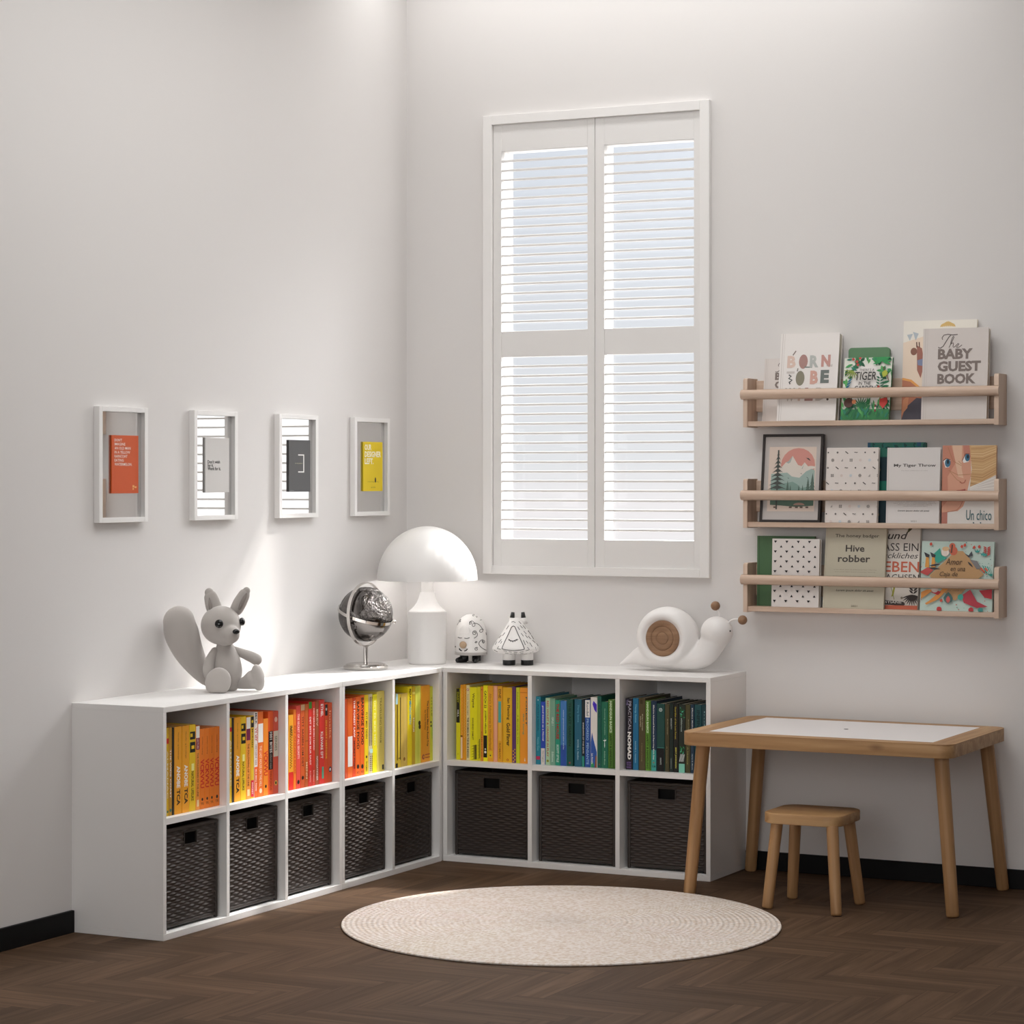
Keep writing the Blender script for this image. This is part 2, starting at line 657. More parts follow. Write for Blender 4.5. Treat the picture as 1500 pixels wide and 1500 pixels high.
def bookcase(label, n, length, loc, rz):
    """Local x along the case, front at local y = 0, back at y = D."""
    t = thing('cube_bookcase', label, 'bookcase', loc, (0, 0, rz), 'white cube bookcases along the two walls')
    MB().box(0, 0, H - TT, length, D, H, .0012).build('top_board', M_LAM, t)
    MB().box(0, 0, 0, length, D, BT, .0012).build('bottom_board', M_LAM, t)
    for x in (0, length - PT):
        MB().box(x, .0006, BT, x + PT, D, H - TT, .0008).build('side_panel', M_LAM, t)
    pitch = (length - PT) / n
    for i in range(1, n):
        MB().box(i * pitch, .0006, BT, i * pitch + PT, D - .004, H - TT, .0008).build('divider', M_LAM, t)
    for i in range(n):
        MB().box(i * pitch + PT, .0010, SHZ0, (i + 1) * pitch, D - .004, SHZ1, .0006).build('shelf_board', M_LAM, t)
    MB().box(PT, D - .004, BT, length - PT, D, H - TT).build('back_panel', M_LAM, t)
    return t, pitch


YA = (-2.0865, -1.0425, -.3425)             # ends of the two cases on the left wall
L1, L2, L3 = 1.0432, .699, 1.0436
case1, P1 = bookcase('white three-column cube bookcase below the four frames, with exposed end panel and orange books', 3, L1, (D, YA[0], 0), PI / 2)
case2, P2 = bookcase('white two-column cube bookcase between the orange-book case and the corner, globe on top', 2, L2, (D, YA[1], 0), PI / 2)
case3, P3 = bookcase('white three-column cube bookcase under the window, holding yellow, blue and green books', 3, L3, (D, -.333, 0), 0)
cu = thing('corner_cabinet', 'plain white closed corner unit joining the bookcases, under the mushroom lamp', 'cabinet', (.166, -.166, 0))
MB().box(-.166, -.1705, H - TT, .1715, .166, H, .0012).build('top_board', M_LAM, cu)
MB().box(-.166, -.1705, 0, .1675, .166, H - TT).build('cabinet_body', M_LAM, cu)

# ------------------------------------------------------------------ woven baskets
BW, BH, BD = .300, .306, .295


def weave(b, w, h, M, hole=None, stake=.0245, row=.0084, amp=.0040):
    ns, nr = max(2, round(w / stake)), max(2, round(h / row))
    su, sv = 5, 4
    nx, ny = ns * su, nr * sv
    vs = []
    for j in range(ny + 1):
        r, fv = divmod(j, sv)
        prof = math.sqrt(max(0., 1 - (2 * fv / sv - 1) ** 2))
        for i in range(nx + 1):
            a = math.cos(PI * i / su + PI * r)
            vs.append((w * i / nx, -amp * (.15 + .85 * prof) * (1 + a) * .5 * (.3 + .7 * prof), h * j / ny))
    fs = []
    for j in range(ny):
        for i in range(nx):
            if hole:
                cx, cz = w * (i + .5) / nx, h * (j + .5) / ny
                if hole[0] < cx < hole[2] and hole[1] < cz < hole[3]: continue
            q = j * (nx + 1) + i
            fs.append((q, q + 1, q + nx + 2, q + nx + 1))
    b.add(vs, fs, 0, True, M)
    return b


def make_basket():
    """Front at local y = 0, x from 0 to BW."""
    t = thing('storage_basket', '', 'basket', (0, 0, 0), (0, 0, 0), 'dark woven baskets in the lower row')
    p, z0 = .012, .006
    hw = .032
    hole = (BW / 2 - hw - p, BH - .058 - z0 - p, BW / 2 + hw - p, BH - .022 - z0 - p)
    wf = weave(MB(), BW - 2 * p, BH - z0 - 2 * p, Matrix.Translation((p, .006, z0 + p)), hole).build('woven_front', M_WICKER, t)
    for x, s in ((.005, -1), (BW - .005, 1)):
        M = Matrix.Translation((x, p if s > 0 else BD - p, z0 + p)) @ Matrix.Rotation(s * PI / 2, 4, 'Z')
        weave(MB(), BD - 2 * p, BH - z0 - 2 * p, M, None, .03, .012).build('woven_side', M_WICKER, t)
    MB().box(p, BD - .012, z0, BW - p, BD - .006, BH - p).build('back_panel', M_WICKERF, t)
    MB().box(p, .01, z0, BW - p, BD - .01, z0 + .006).build('bottom_panel', M_WICKERF, t)
    for x in (0, BW - p):
        for y in (.001, BD - p):
            MB().box(x, y, 0, x + p, y + p, BH - .002, .004).build('corner_post', M_WICKERF, t)
    r = MB()
    r.box(0, 0, BH - p, BW, p, BH, .004).box(0, BD - p, BH - p, BW, BD, BH, .004)
    r.box(0, p, BH - p, p, BD - p, BH, .003).box(BW - p, p, BH - p, BW, BD - p, BH, .003)
    r.build('rim', M_WICKERF, t)
    r = MB()
    r.box(p, .002, z0, BW - p, p, z0 + p, .004)
    r.build('lower_rail', M_WICKERF, t)
    # edging round the handle opening, and a black sheet behind the hole, painted as the basket's inner shade
    x0, z0_, x1, z1_ = BW / 2 - hw, BH - .058, BW / 2 + hw, BH - .022
    r = MB()
    q = .003
    r.box(x0 - q, .001, z0_ - q, x1 + q, .007, z0_).box(x0 - q, .001, z1_, x1 + q, .007, z1_ + q)
    r.box(x0 - q, .001, z0_, x0, .007, z1_).box(x1, .001, z0_, x1 + q, .007, z1_)
    r.build('handle_opening', M_WICKERF, wf)
    MB().box(p + .002, .03, .02, BW - p - .002, .034, BH - .012).build('inner_shade_sheet', mat('#0c0b0b', .95, name='inner_shade_black'), t)
    return t


BAYTXT = ['at the open end of the long case', 'below the squirrel', 'of red books beside the double upright', 'below the globe', 'below the lamp',
          'below the two figurines', 'of blue books', 'below the snail']
BASKETTXT = ['beside the exposed end panel, below amber books', 'second from the exposed end panel, below mixed books', 'below the red books',
             'below the globe and the orange-to-yellow books', 'in the corner under the lamp', 'under the window, first after the corner',
             'in the middle column, below the blue books', 'partly behind the front table leg']
bas = make_basket()
bays = []                                   # (origin of the bay's left inner corner at the front, rotation, inner width)
for (y0, n, P) in ((YA[0], 3, P1), (YA[1], 2, P2)):
    for i in range(n):
        bays.append((Vector((D, y0 + i * P + PT, 0)), PI / 2, P - PT))
for i in range(3):
    bays.append((Vector((D + i * P3 + PT, -.333, 0)), 0, P3 - PT))
for i, (o, rz, wd) in enumerate(bays):
    R = Matrix.Rotation(rz, 3, 'Z')
    gap = (wd - BW) / 2
    loc = o + R @ Vector((gap + (.002 if i % 2 else -.002), .022 if i < 5 else .030, BT + .0006))
    lab = 'dark brown woven basket with cut-out handle, ' + BASKETTXT[i]
    if i == 0:
        bas.location, bas['label'] = loc, lab
        b = bas
    else:
        b = copy_thing(bas, loc, lab)
    b.rotation_euler = (0, 0, rz)

# ================================================================== BOOKS IN THE BAYS
ORD = 'first second third fourth fifth sixth seventh eighth ninth tenth eleventh twelfth thirteenth fourteenth fifteenth'.split()
BAYLOC = ['in the bay at the open end', 'in the bay below the squirrel', 'in the bay of red books', 'in the bay below the globe', 'in the bay below the lamp',
          'in the bay below the two figurines', 'in the bay of blue books', 'in the bay below the snail']


def draw_ops(k, ops):
    for op in ops:
        c = op[0]
        if c == 'b': k.rect(0, op[1], 1, op[2], op[3])                       # band across the spine
        elif c == 'r': k.rect(*op[1:])
        elif c == 't':                                                       # reads down the spine
            x0, x1 = op[5] if len(op) > 5 else (.27, .73)
            k.text(op[1], x0, op[2], x1, op[3], op[4], op[6] if len(op) > 6 else .012, -90)
        elif c == 'u':                                                       # reads up the spine
            x0, x1 = op[5] if len(op) > 5 else (.27, .73)
            k.text(op[1], x0, op[2], x1, op[3], op[4], .012, 90)
        elif c == 'h': k.text(op[1], op[6] if len(op) > 6 else .15, op[2], op[5] if len(op) > 5 else .85, op[3], op[4], .01)
        elif c == 'd': k.circ(.5 if len(op) < 5 else op[4], op[1], op[2], op[3])
        elif c == 'p':                                                       # column of dots
            n = op[1]
            for i in range(n):
                for x in op[3]: k.circ(x, op[4] + (op[5] - op[4]) * (i + .5 * (x > .5)) / n, op[6], op[2])
        elif c == 'z':                                                       # zebra strokes growing from one side
            n = op[1]
            for i in range(n):
                y = op[3] + (op[4] - op[3]) * i / n
                k.poly([(1, y), (1, y + .018), (.55, y + .004), (.15 + .3 * (i % 2), y - .012), (.5, y - .004)], op[2])
        elif c == 'w':                                                       # weave of small lozenges
            n = op[1]
            for i in range(n):
                y = op[3] + (op[4] - op[3]) * i / n
                for x in (.25, .75):
                    k.poly([(x - .18, y), (x, y + .010), (x + .18, y), (x, y - .010)], op[2])


def spine_book(bay, idx, u0, u1, vtop, col, ops, look, depth=None, pages=True):
    """u0, u1, vtop: the spine's edges and top in photograph pixels; ops: what is printed on the spine."""
    o, rz, wd = bays[bay]
    R = Matrix.Rotation(rz, 3, 'Z')
    rec = .026 if bay < 5 else .030
    if bay < 5:
        pl = (0, D - rec)
        a, b = at(u0, vtop, *pl), at(u1, vtop, *pl)
        x0, x1 = a.y - o.y, b.y - o.y
    else:
        pl = (1, -.333 + rec)
        a, b = at(u0, vtop, *pl), at(u1, vtop, *pl)
        x0, x1 = a.x - o.x, b.x - o.x
    x0, x1 = max(x0, .0012), min(x1, wd - .0012)
    h = min(max(a.z - SHZ1, .12), .30)
    t = x1 - x0 - .0005
    rnd = random.Random(bay * 100 + idx)
    dep = depth or (.17 + rnd.random() * .07)
    root = thing('book', look + ', ' + ORD[idx] + ' from left ' + BAYLOC[bay], 'book', o + R @ Vector((x0, rec, SHZ1 + .0005)), (0, 0, rz),
                 'books ' + BAYLOC[bay])
    c = min(.0016, t * .2)
    ch = min(.0016, t * .22)
    U = [(0, dep), (0, ch), (ch * .4, ch * .35), (ch, 0), (t - ch, 0), (t - ch * .4, ch * .35), (t, ch), (t, dep), (t - c, dep), (t - c, c), (c, c), (c, dep)]
    cv = MB().prism(U, 0, h).build('cover', mat(col, .48), root)
    MB().box(c, c, .0015, t - c, dep - .003, h - .0022).build('page_block', M_PAGE, root)
    if ops:
        k = Ink(t - 2 * ch, h, (ch, 0, 0))
        draw_ops(k, ops)
        k.build('spine_lettering', cv)
    return root


W_, K_, RD = '#f2efe9', '#16130f', '#cf2319'
AM, YE, OR, BY = '#eba11d', '#e9c21d', '#ec7f1e', '#f2e316'
anobe = [('t', 'ANOBE', .30, .55, W_, (.28, .80), .03), ('t', 'TCA', .10, .28, K_, (.28, .80), .03), ('t', 'Noveller og fortellinger', .62, .93, '#7a4a10', (.42, .60))]
natur = [('r', .05, .83, .95, .92, K_), ('r', .12, .86, .5, .9, YE), ('r', .05, .68, .95, .80, K_), ('r', .3, .72, .8, .76, YE), ('t', 'NATURAL LIFELIKE', .12, .46, '#4a4212', (.25, .70)), ('r', .3, .47, .75, .55, '#f4ec9a')]
vckv = [('t', 'VCKVVU', .26, .62, RD, (.05, .92), .03), ('t', 'noveller i samling', .68, .90, '#7c3908', (.38, .60)), ('d', .12, .2, K_), ('h', 'TR', .05, .08, '#7c3908')]
zoc = [('r', .2, .72, .9, .88, '#b01c2c')]
BOOKS = {
    0: ((8.333, 240, 1050), [
        (30, 62, 140, '#d8b016', [('b', .82, .88, RD), ('t', 'ALMANAC', .2, .74, W_), ('d', .05, .4, '#3b6b4a')], 'yellow book with red top mark'),
        (62, 102, 136, '#bd8a1f', [('t', 'THE WIDE COAST', .2, .75, W_), ('d', .06, .4, '#3f7060')], 'ochre book with white lettering'),
        (102, 130, 136, '#14100d', [], 'thin black book'),
        (130, 220, 130, AM, anobe, 'amber book, white and black lettering'),
        (223, 312, 118, AM, anobe, 'amber book, same white-black title'),
        (312, 390, 105, YE, natur, 'yellow book with black blocks'),
        (390, 440, 120, '#ee9a3a', [('b', .86, 1, W_), ('b', .72, .86, '#7d1f4b'), ('t', 'LECTURE', .73, .85, '#f2c9b0'), ('t', 'THE FOLLOWING OF THE LINE', .16, .68, '#7a3a10'), ('r', .2, .04, .8, .12, '#f7d8a6')], 'orange book, white and purple top'),
        (440, 500, 156, OR, vckv, 'orange book, red capitals'),
        (500, 558, 147, OR, vckv, 'orange book, red capitals'),
        (558, 615, 138, OR, vckv, 'orange book, red capitals'),
        (615, 683, 128, OR, vckv, 'wider orange book, red capitals')]),
    1: ((8.333, 240, 1050), [
        (800, 832, 20, '#d8b016', [('b', .84, .89, RD), ('t', 'ALMANAC', .2, .74, W_)], 'yellow book with red mark'),
        (832, 860, 20, '#14100d', [], 'thin black book'),
        (860, 938, 15, AM, anobe, 'amber book, white-black title'),
        (938, 1005, 8, YE, natur, 'yellow book with black blocks'),
        (1005, 1060, 12, '#ee9a3a', [('b', .86, 1, W_), ('b', .72, .86, '#7d1f4b'), ('t', 'THE FOLLOWING OF THE LINE', .16, .68, '#7a3a10'), ('r', .2, .04, .8, .12, '#f7d8a6')], 'orange book, white-purple top'),
        (1060, 1102, -8, '#dfb31d', [('b', .86, .99, K_), ('d', .93, .3, YE), ('t', 'MORGEN', .62, .84, K_), ('b', .02, .22, '#d3213a'), ('t', 'POCKET', .05, .19, W_)], 'yellow book, red base'),
        (1102, 1148, -50, '#eadfd8', [('t', 'MILK', .86, .99, K_, (.2, .8)), ('t', 'VY VIY', .66, .82, '#c5202e', (.15, .85), .03), ('b', 0, .36, '#ee6426'), ('t', 'HISTORIE DES', .38, .62, '#9a6a5a'), ('t', 'IN A SMALL TOWN', .08, .33, W_)], 'white book, red letters'),
        (1148, 1215, -55, '#ec7224', [('b', .64, .86, W_), ('t', 'THE LAST HOUSE ON THE HILL', .12, .60, '#f6d7b8'), ('d', .07, .28, '#f6d7b8')], 'orange book with white label'),
        (1215, 1275, 30, '#ee8a1e', [('t', 'VCKVVU', .26, .58, RD, (.05, .92), .03), ('d', .12, .2, K_)], 'shorter orange book, red capitals'),
        (1275, 1335, -62, '#ea5a1e', [('r', 0, .30, .98, .76, K_), ('t', '1001 BITES', .50, .75, W_, (.3, .82), .02), ('t', 'collected recipes', .31, .49, '#b9b0a8'), ('t', 'DELICIOUS', .05, .28, '#b33a10')], 'orange-red book, black label'),
        (1335, 1400, -62, '#d9533a', [('b', .45, .76, '#d9d3c2'), ('t', 'SENSES', .52, .70, '#6a6a55'), ('d', .90, .3, '#f3c6b4'), ('d', .13, .28, '#f1d65a'), ('d', .13, .18, K_)], 'coral book with grey label')]),
    2: ((6.25, 410, 1000), [
        (78, 125, 300, '#eda222', [('b', 0, .24, '#d6281f'), ('p', 16, '#5b3a0c', (.35, .65), .3, .85, .09), ('t', 'SNITT', .72, .86, K_)], 'amber book, red base, dotted'),
        (125, 150, 250, '#ea7a1f', [('t', 'EN ANNEN DAG', .2, .8, '#b1430e')], 'plain orange book'),
        (150, 190, 215, '#dd4a3c', [('t', 'THE SECRET OF ALL SECRETS', .36, .9, '#f5cfc6'), ('d', .08, .3, K_)], 'salmon-red book, pale title'),
        (190, 230, 205, '#cf5a23', [('b', .93, 1, '#c9a37c'), ('t', 'TITT SAGEN OM DET', .25, .86, '#3d1c0b'), ('d', .12, .28, K_)], 'rust book, black lettering'),
        (230, 262, 200, '#bb5a17', [('t', 'MENN', .1, .3, '#f4d6ae'), ('b', .55, .56, '#8a3d0c')], 'brown-orange book'),
        (262, 295, 180, '#d92c22', [('b', .92, 1, '#3d8f2c'), ('t', 'DET SISTE SOM BLIR SAGT', .25, .82, W_), ('t', 'ROMAN', .05, .18, '#f3b7ac')], 'red book with green top'),
        (295, 325, 178, '#d3361f', [('t', 'DEN FJERNE BYEN I NORD', .42, .92, W_), ('t', 'ROMAN', .05, .18, '#f3b7ac')], 'red book, white title'),
        (325, 358, 172, '#a6512a', [('t', 'NAVIGATIONER', .05, .34, W_), ('t', 'BREV', .7, .9, '#e3c2a4')], 'brown book, white lettering'),
        (358, 410, 163, '#d42b20', [('t', 'ETHEL', .80, .95, W_, (.3, .75), .02), ('t', 'KLEVARE EFT', .30, .62, W_), ('r', .52, .06, .86, .20, '#4cae8c')], 'wide red book, teal label'),
        (410, 440, 188, '#d94a1f', [('r', .05, .84, .95, .98, '#1c1c1e'), ('d', .92, .28, '#cfcac4'), ('t', 'EN KORT HISTORIE', .3, .78, '#f2c21d')], 'orange-red book, photo on top'),
        (440, 480, 188, '#da5322', [('t', 'Innsikt', .55, .9, '#f6b28a'), ('d', .16, .38, '#1d2a4a'), ('d', .16, .2, W_)], 'orange-red book, navy dot')]),
    3: ((6.25, 410, 1000), [
        (597, 620, 150, '#d9501f', [], 'plain brick-orange book'),
        (620, 668, 148, '#e2661f', [('r', 0, .14, .98, .52, '#efeae4')], 'orange book, white block'),
        (668, 695, 142, '#d6451c', [('t', 'THE FOREST LAW', .50, .97, W_, (.2, .85), .02), ('t', 'SECRET FOES', .10, .46, K_, (.25, .8), .02)], 'dark orange book, two-tone title'),
        (695, 735, 134, '#ec6a1d', [('t', 'BARVINGE FOOD', .34, .94, K_, (.2, .85), .03), ('d', .12, .3, K_), ('h', 'XO', .03, .06, '#5b250a')], 'orange book, bold black title'),
        (735, 775, 120, '#ec6a1d', [('t', 'BARVINGE FOOD', .38, .97, K_, (.2, .85), .03), ('d', .11, .3, K_), ('h', 'XO', .03, .06, '#5b250a')], 'orange book, same black title'),
        (775, 812, 116, '#ebcb17', [('t', 'FLYT MED TIDEN', .45, .78, K_), ('d', .22, .2, K_), ('t', 'EN ROMAN', .04, .16, '#4a400b')], 'yellow book, black lettering'),
        (812, 848, 110, '#d9cda6', [('w', 32, '#6e5526', .36, .98), ('w', 8, '#5b3c1c', .04, .24), ('r', .1, .26, .9, .31, '#bfe3dc')], 'patterned cream and brown book'),
        (848, 890, 114, '#f1e50e', [('t', 'DET ER IKKE MEG', .35, .92, '#fbf7b0')], 'bright yellow book'),
        (890, 958, 84, '#e2cf63', [('t', 'TRAVELLING', .58, .92, '#8a7a24', (.35, .6)), ('t', 'CONTINUUM', .36, .56, '#8a7a24', (.35, .6)), ('r', .68, .02, .92, .08, K_)], 'tall pale yellow book')]),
    4: ((6.25, 410, 1000), [
        (1058, 1082, 106, '#c4a826', [('b', .86, 1, '#a9d3dc'), ('r', .6, .1, .95, .85, K_), ('b', 0, .06, K_)], 'yellow and black striped book'),
        (1082, 1108, 106, '#d9bd3a', [('r', .7, .1, .98, .95, '#2c240b'), ('b', .12, .13, K_)], 'yellow book, dark edge line'),
        (1108, 1170, 104, '#d0b153', [('r', .55, .05, .7, .95, '#dcc273'), ('d', .1, .15, '#8a5a1c')], 'wide straw-gold book'),
        (1170, 1210, 40, '#f0da12', [('t', 'BJARNE', .76, .97, K_, (.3, .8), .03), ('t', 'SPADOMEN', .52, .82, '#3aa6c2', (.35, .85), .02)], 'yellow book, turquoise title'),
        (1210, 1240, 38, '#c9a51c', [('t', 'STORM', .42, .6, W_), ('b', .9, .93, '#f2e36a')], 'mustard book, white lettering'),
        (1240, 1292, 36, '#dfe05a', [('d', .52, .22, K_, .75), ('d', .47, .22, K_, .8), ('r', .4, .02, .5, .98, '#c3d44a')], 'lime-yellow book, black dots'),
        (1292, 1375, 34, '#efa31f', [('t', 'The Famous Man the Road Trip', .20, .80, K_, (.62, .84), .02), ('t', 'by Trina Wisby', .42, .68, '#6a3f08', (.36, .54)), ('r', .45, .09, 1, .10, '#a11d1d'), ('r', .45, .05, 1, .06, '#a11d1d'), ('d', .07, .14, '#8a1a4a', .25), ('d', .07, .08, AM, .28)], 'wide orange-yellow book, black title'),
        (1375, 1422, 38, '#d5d52c', [('d', .52, .25, K_, .25), ('d', .47, .25, K_, .3), ('t', 'LITTLE', .6, .85, '#8a8a1c'), ('t', 'GREEN', .3, .5, '#46b04c', (.6, .85))], 'lime-yellow book, green lettering')]),
    5: ((7.5, 660, 990), [
        (60, 107, 140, '#dcd918', [('b', .52, 1, '#15140f'), ('t', 'DAISY', .80, .95, '#c9c91c', (.25, .7)), ('t', 'HILL', .60, .70, W_), ('d', .08, .15, '#b9a50f')], 'lime book, black upper half'),
        (107, 140, 100, '#e69c1c', [('p', 14, '#f4cf7a', (.35, .65), .34, .96, .14), ('r', .1, .02, .9, .30, '#f2d7b0'), ('b', .31, .325, K_)], 'orange dotted book, cream base'),
        (140, 172, 96, '#dd9a1a', [('p', 18, '#f6df92', (.4, .7), .3, .96, .13)], 'orange dotted book'),
        (172, 210, 104, '#e6d9a4', [('d', .94, .42, '#b3221f'), ('d', .94, .25, W_), ('t', 'lost language', .6, .88, '#6b5b35'), ('t', 'THE WOMAN IN THE BLUE INDIGO', .03, .57, K_, (.2, .85), .03)], 'cream book, bold black title'),
        (210, 292, 125, '#e9e311', [('t', 'INNUENDI SAMLET', .28, .58, '#3d3a10', (.3, .55)), ('t', 'Wayne', .72, .92, K_, (.25, .7)), ('z', 11, K_, .02, .22)], 'yellow book with zebra pattern'),
        (292, 330, 122, '#d8cf14', [('z', 12, K_, .04, .30)], 'yellow book, black zebra edge'),
        (330, 358, 120, '#dc8a26', [('t', 'CIRCUS', .05, .4, '#8a3d12'), ('d', .96, .3, '#b3261c')], 'brownish orange book'),
        (358, 408, 106, '#f1ea12', [('t', 'CATCH 22', .70, .93, K_, (.22, .8), .03), ('t', 'JOSEPH HELLER', .36, .67, K_, (.22, .8), .02), ('r', 0, .05, .98, .34, K_), ('d', .12, .3, W_), ('d', .16, .2, W_)], 'yellow book, black lettering and panel'),
        (408, 470, 110, '#e7a523', [('t', "Alice's Adventures in Wonderland", .16, .9, '#b3720c', (.25, .75)), ('r', .1, .05, .9, .14, '#eac71d'), ('d', .08, .14, K_)], 'orange book, ochre script'),
        (470, 515, 112, '#e8a482', [('r', .55, .02, .75, .98, '#f0bd9e')], 'pink book'),
        (515, 570, 114, '#e2a41f', [('r', .1, .52, .8, .80, '#4fa7a0'), ('t', 'EINE', .84, .96, '#6b4b12', (.2, .8), .02), ('r', .2, .28, .85, .52, '#eab84a'), ('t', 'ROMAN', .05, .25, '#9a6a14')], 'amber book with teal panel'),
        (572, 675, 128, '#e5b01d', [('t', 'Ian Fleming', .57, .86, K_, (.42, .82), .02), ('t', 'Gold Finger', .22, .53, K_, (.30, .84), .03), ('d', .035, .12, '#a1260f', .55), ('d', .035, .06, '#f1c23a', .55)], 'wide amber book, black hand lettering'),
        (675, 718, 122, '#5a2f6b', [('p', 4, '#e5b01d', (.35, .85), .02, .2, .2)], 'purple book'),
        (718, 760, 130, '#c8cf1f', [('t', 'A Monthly in Time', .25, .64, '#4a5210', (.3, .7)), ('t', 'Robert Dale', .72, .94, '#5a6214', (.35, .65))], 'lime green book'),
        (760, 848, 130, '#ee9a28', [('t', 'FOREST', .50, .88, '#1f5e54', (.78, .98), .03), ('t', 'the long', .38, .66, '#4d9c74', (.35, .6)), ('poly',), ('b', .93, .94, '#c9741a')], 'wide orange book, teal lettering')]),
    6: ((7.5, 660, 990), [
        (930, 990, 228, '#1f8296', [('b', .07, .12, '#c22f57'), ('t', 'POETRY & PASSION', .50, .88, '#13586a'), ('t', 'Nettie Cox', .2, .4, '#7cc3cf'), ('d', .95, .12, W_)], 'teal book with pink band'),
        (990, 1042, 285, '#2247b0', [('t', 'good intent as a Novel', .38, .94, W_, (.25, .75), .02), ('b', 0, .26, '#dcd8cf'), ('t', 'Herrington', .04, .22, '#5b5a55')], 'blue book with white base'),
        (1042, 1095, 245, '#a9c9a4', [('t', 'RED VIOLET & ORANGE IN PLAY', .12, .96, '#b0433c', (.25, .75), .02), ('d', .06, .3, '#8a8a2c')], 'pale green book, red lettering'),
        (1095, 1150, 250, '#76a28c', [('t', 'OPUS 1', .6, .72, '#dcebe0'), ('t', 'Editions', .05, .2, '#c9e0d2'), ('b', .98, .985, '#5f8a76')], 'sage green book'),
        (1150, 1205, 268, '#1c8f74', [('t', 'THE RED HOUSE', .40, .95, '#a11c2a', (.15, .85), .04), ('t', 'SCOTT STYLE', .05, .32, '#e3f1ea', (.25, .75), .02)], 'green book, dark red capitals'),
        (1205, 1275, 275, '#3f79b8', [('b', 0, .32, '#2b4f9e'), ('t', 'science government and other stories', .25, .86, '#cfe0f0', (.4, .65))], 'blue paperback, pale small title'),
        (1275, 1345, 256, '#0f4f45', [('t', 'THE LAST GARDEN', .3, .95, '#0a332d', (.3, .75), .03), ('d', .05, .15, '#b8323a')], 'dark green book'),
        (1360, 1440, 258, '#175f78', [('t', 'Thirty Some', .66, .92, '#5fa6bd', (.35, .7)), ('t', 'RACHEL L. Hamilton', .1, .40, '#a8ccd6', (.4, .65))], 'petrol blue book, pale script'),
        (1440, 1475, 262, '#14262c', [('b', 0, .16, '#2f8f7e'), ('t', 'SHADOWS OF THE GATE', .2, .66, W_, (.35, .8), .02)], 'dark book, white lettering'),
        (1475, 1537, 266, '#1e4f9c', [('b', .74, 1, '#ece9e4'), ('t', 'Rondel', .76, .97, '#2b3b55', (.25, .75)), ('t', 'PROGRESO', .40, .72, '#a9d0ea', (.25, .75), .0), ('t', 'PENSANTE', .04, .36, '#a9d0ea', (.25, .75), .0)], 'blue book with white top'),
        (1537, 1612, 236, '#e6e2dc', [('poly2',), ('t', 'Les Annales', .05, .2, W_, (.1, .4))], 'white and blue book'),
        (1612, 1657, 225, '#0f5a4c', [('t', 'ATLAS', .7, .95, '#0a3d34'), ('d', .05, .15, '#b8323a')], 'bottle green book'),
        (1657, 1729, 285, '#186a50', [('t', 'Gunning of Franklin', .50, .90, '#8fc0a4', (.4, .66)), ('poly3',), ('t', 'Andrew Moses', .05, .26, '#9cc7ae', (.4, .66))], 'green book with white bird'),
        (1731, 1804, 262, '#4f7d28', [('b', .0, .02, '#3a5f1c'), ('r', .75, .02, .98, .98, '#31531a'), ('t', 'HANDGUN BASICS', .52, .98, '#d7e6c6', (.2, .6), .03), ('t', 'SAFETY & HANDLING', .03, .50, '#1d3110', (.2, .6), .02)], 'moss green book, capitals')]),
    7: ((7.5, 850, 990), [
        (495, 575, 246, '#17131f', [('t', 'PRACTICAL', .55, .96, '#c9c3cf', (.42, .86), .0), ('t', 'THE', .90, .98, '#8d7fa8', (.1, .4)), ('t', 'NOMAD', .14, .53, W_, (.30, .86), .05), ('h', 'HOW', .085, .11, '#8a6ab0'), ('h', 'TO GO', .055, .08, '#8a6ab0'), ('h', 'ROUND', .02, .045, '#8a6ab0')], 'black book, white capitals'),
        (577, 640, 246, '#176a92', [('t', 'Thirty Some', .66, .92, '#7fc3dc', (.3, .7)), ('t', 'RACHEL L. Hamilton', .1, .40, '#9cc9dc', (.38, .62))], 'blue book, pale script'),
        (641, 714, 245, '#4d4326', [('r', .2, .92, .65, .98, '#3a3118'), ('t', 'Modern Campaign', .55, .78, '#cfc8a8', (.5, .7)), ('t', 'EXPLAINED', .6, .75, '#cfc8a8', (.2, .36)), ('t', 'A History of Strategy', .12, .38, '#9d9264', (.4, .58))], 'olive brown book'),
        (715, 775, 275, '#5d8f2d', [('r', .78, .02, .98, .98, '#3b6620'), ('t', 'HANDGUN BASICS', .54, .98, '#d7e6c6', (.2, .62), .03), ('t', 'SAFETY & HANDLING', .03, .52, '#1d3110', (.2, .62), .02)], 'bright green book, capitals'),
        (776, 840, 276, '#15304a', [('b', 0, .3, '#3d9a90'), ('t', 'Effective Advanced Business & Reporting Made Easy', .16, .94, W_, (.32, .62), .02), ('h', 'SUM', .05, .08, '#183a3c'), ('d', .12, .12, '#b85a3a')], 'navy book, teal base'),
        (841, 928, 306, '#12443e', [('b', 0, .345, '#0c0d0e'), ('b', .345, .352, '#4d9a8c'), ('d', .91, .24, '#cfdcd6'), ('d', .91, .15, '#12443e'), ('d', .91, .07, '#cfdcd6'), ('t', 'INFINITE', .1, .2, '#b9c2bf', (.4, .6))], 'dark teal book with ring emblem'),
        (930, 978, 312, '#453f24', [('t', 'Modern Campaign', .55, .78, '#b3ab84', (.5, .75)), ('t', 'A History', .12, .38, '#9d9264', (.3, .55))], 'narrow olive book'),
        (980, 1022, 302, '#12251f', [('t', 'MINORITY', .62, .78, '#cfd6d2', (.3, .7)), ('t', 'HARRISON', .05, .2, '#9aa6a0', (.3, .6))], 'blackish green book'),
        (1022, 1079, 303, '#10100c', [('t', 'Guardian of the Lost Forest', .48, .95, '#c9b53a', (.3, .62)), ('t', 'BERT JOHNSON', .06, .36, '#d6cd5a', (.28, .68), .03)], 'black book, gold lettering'),
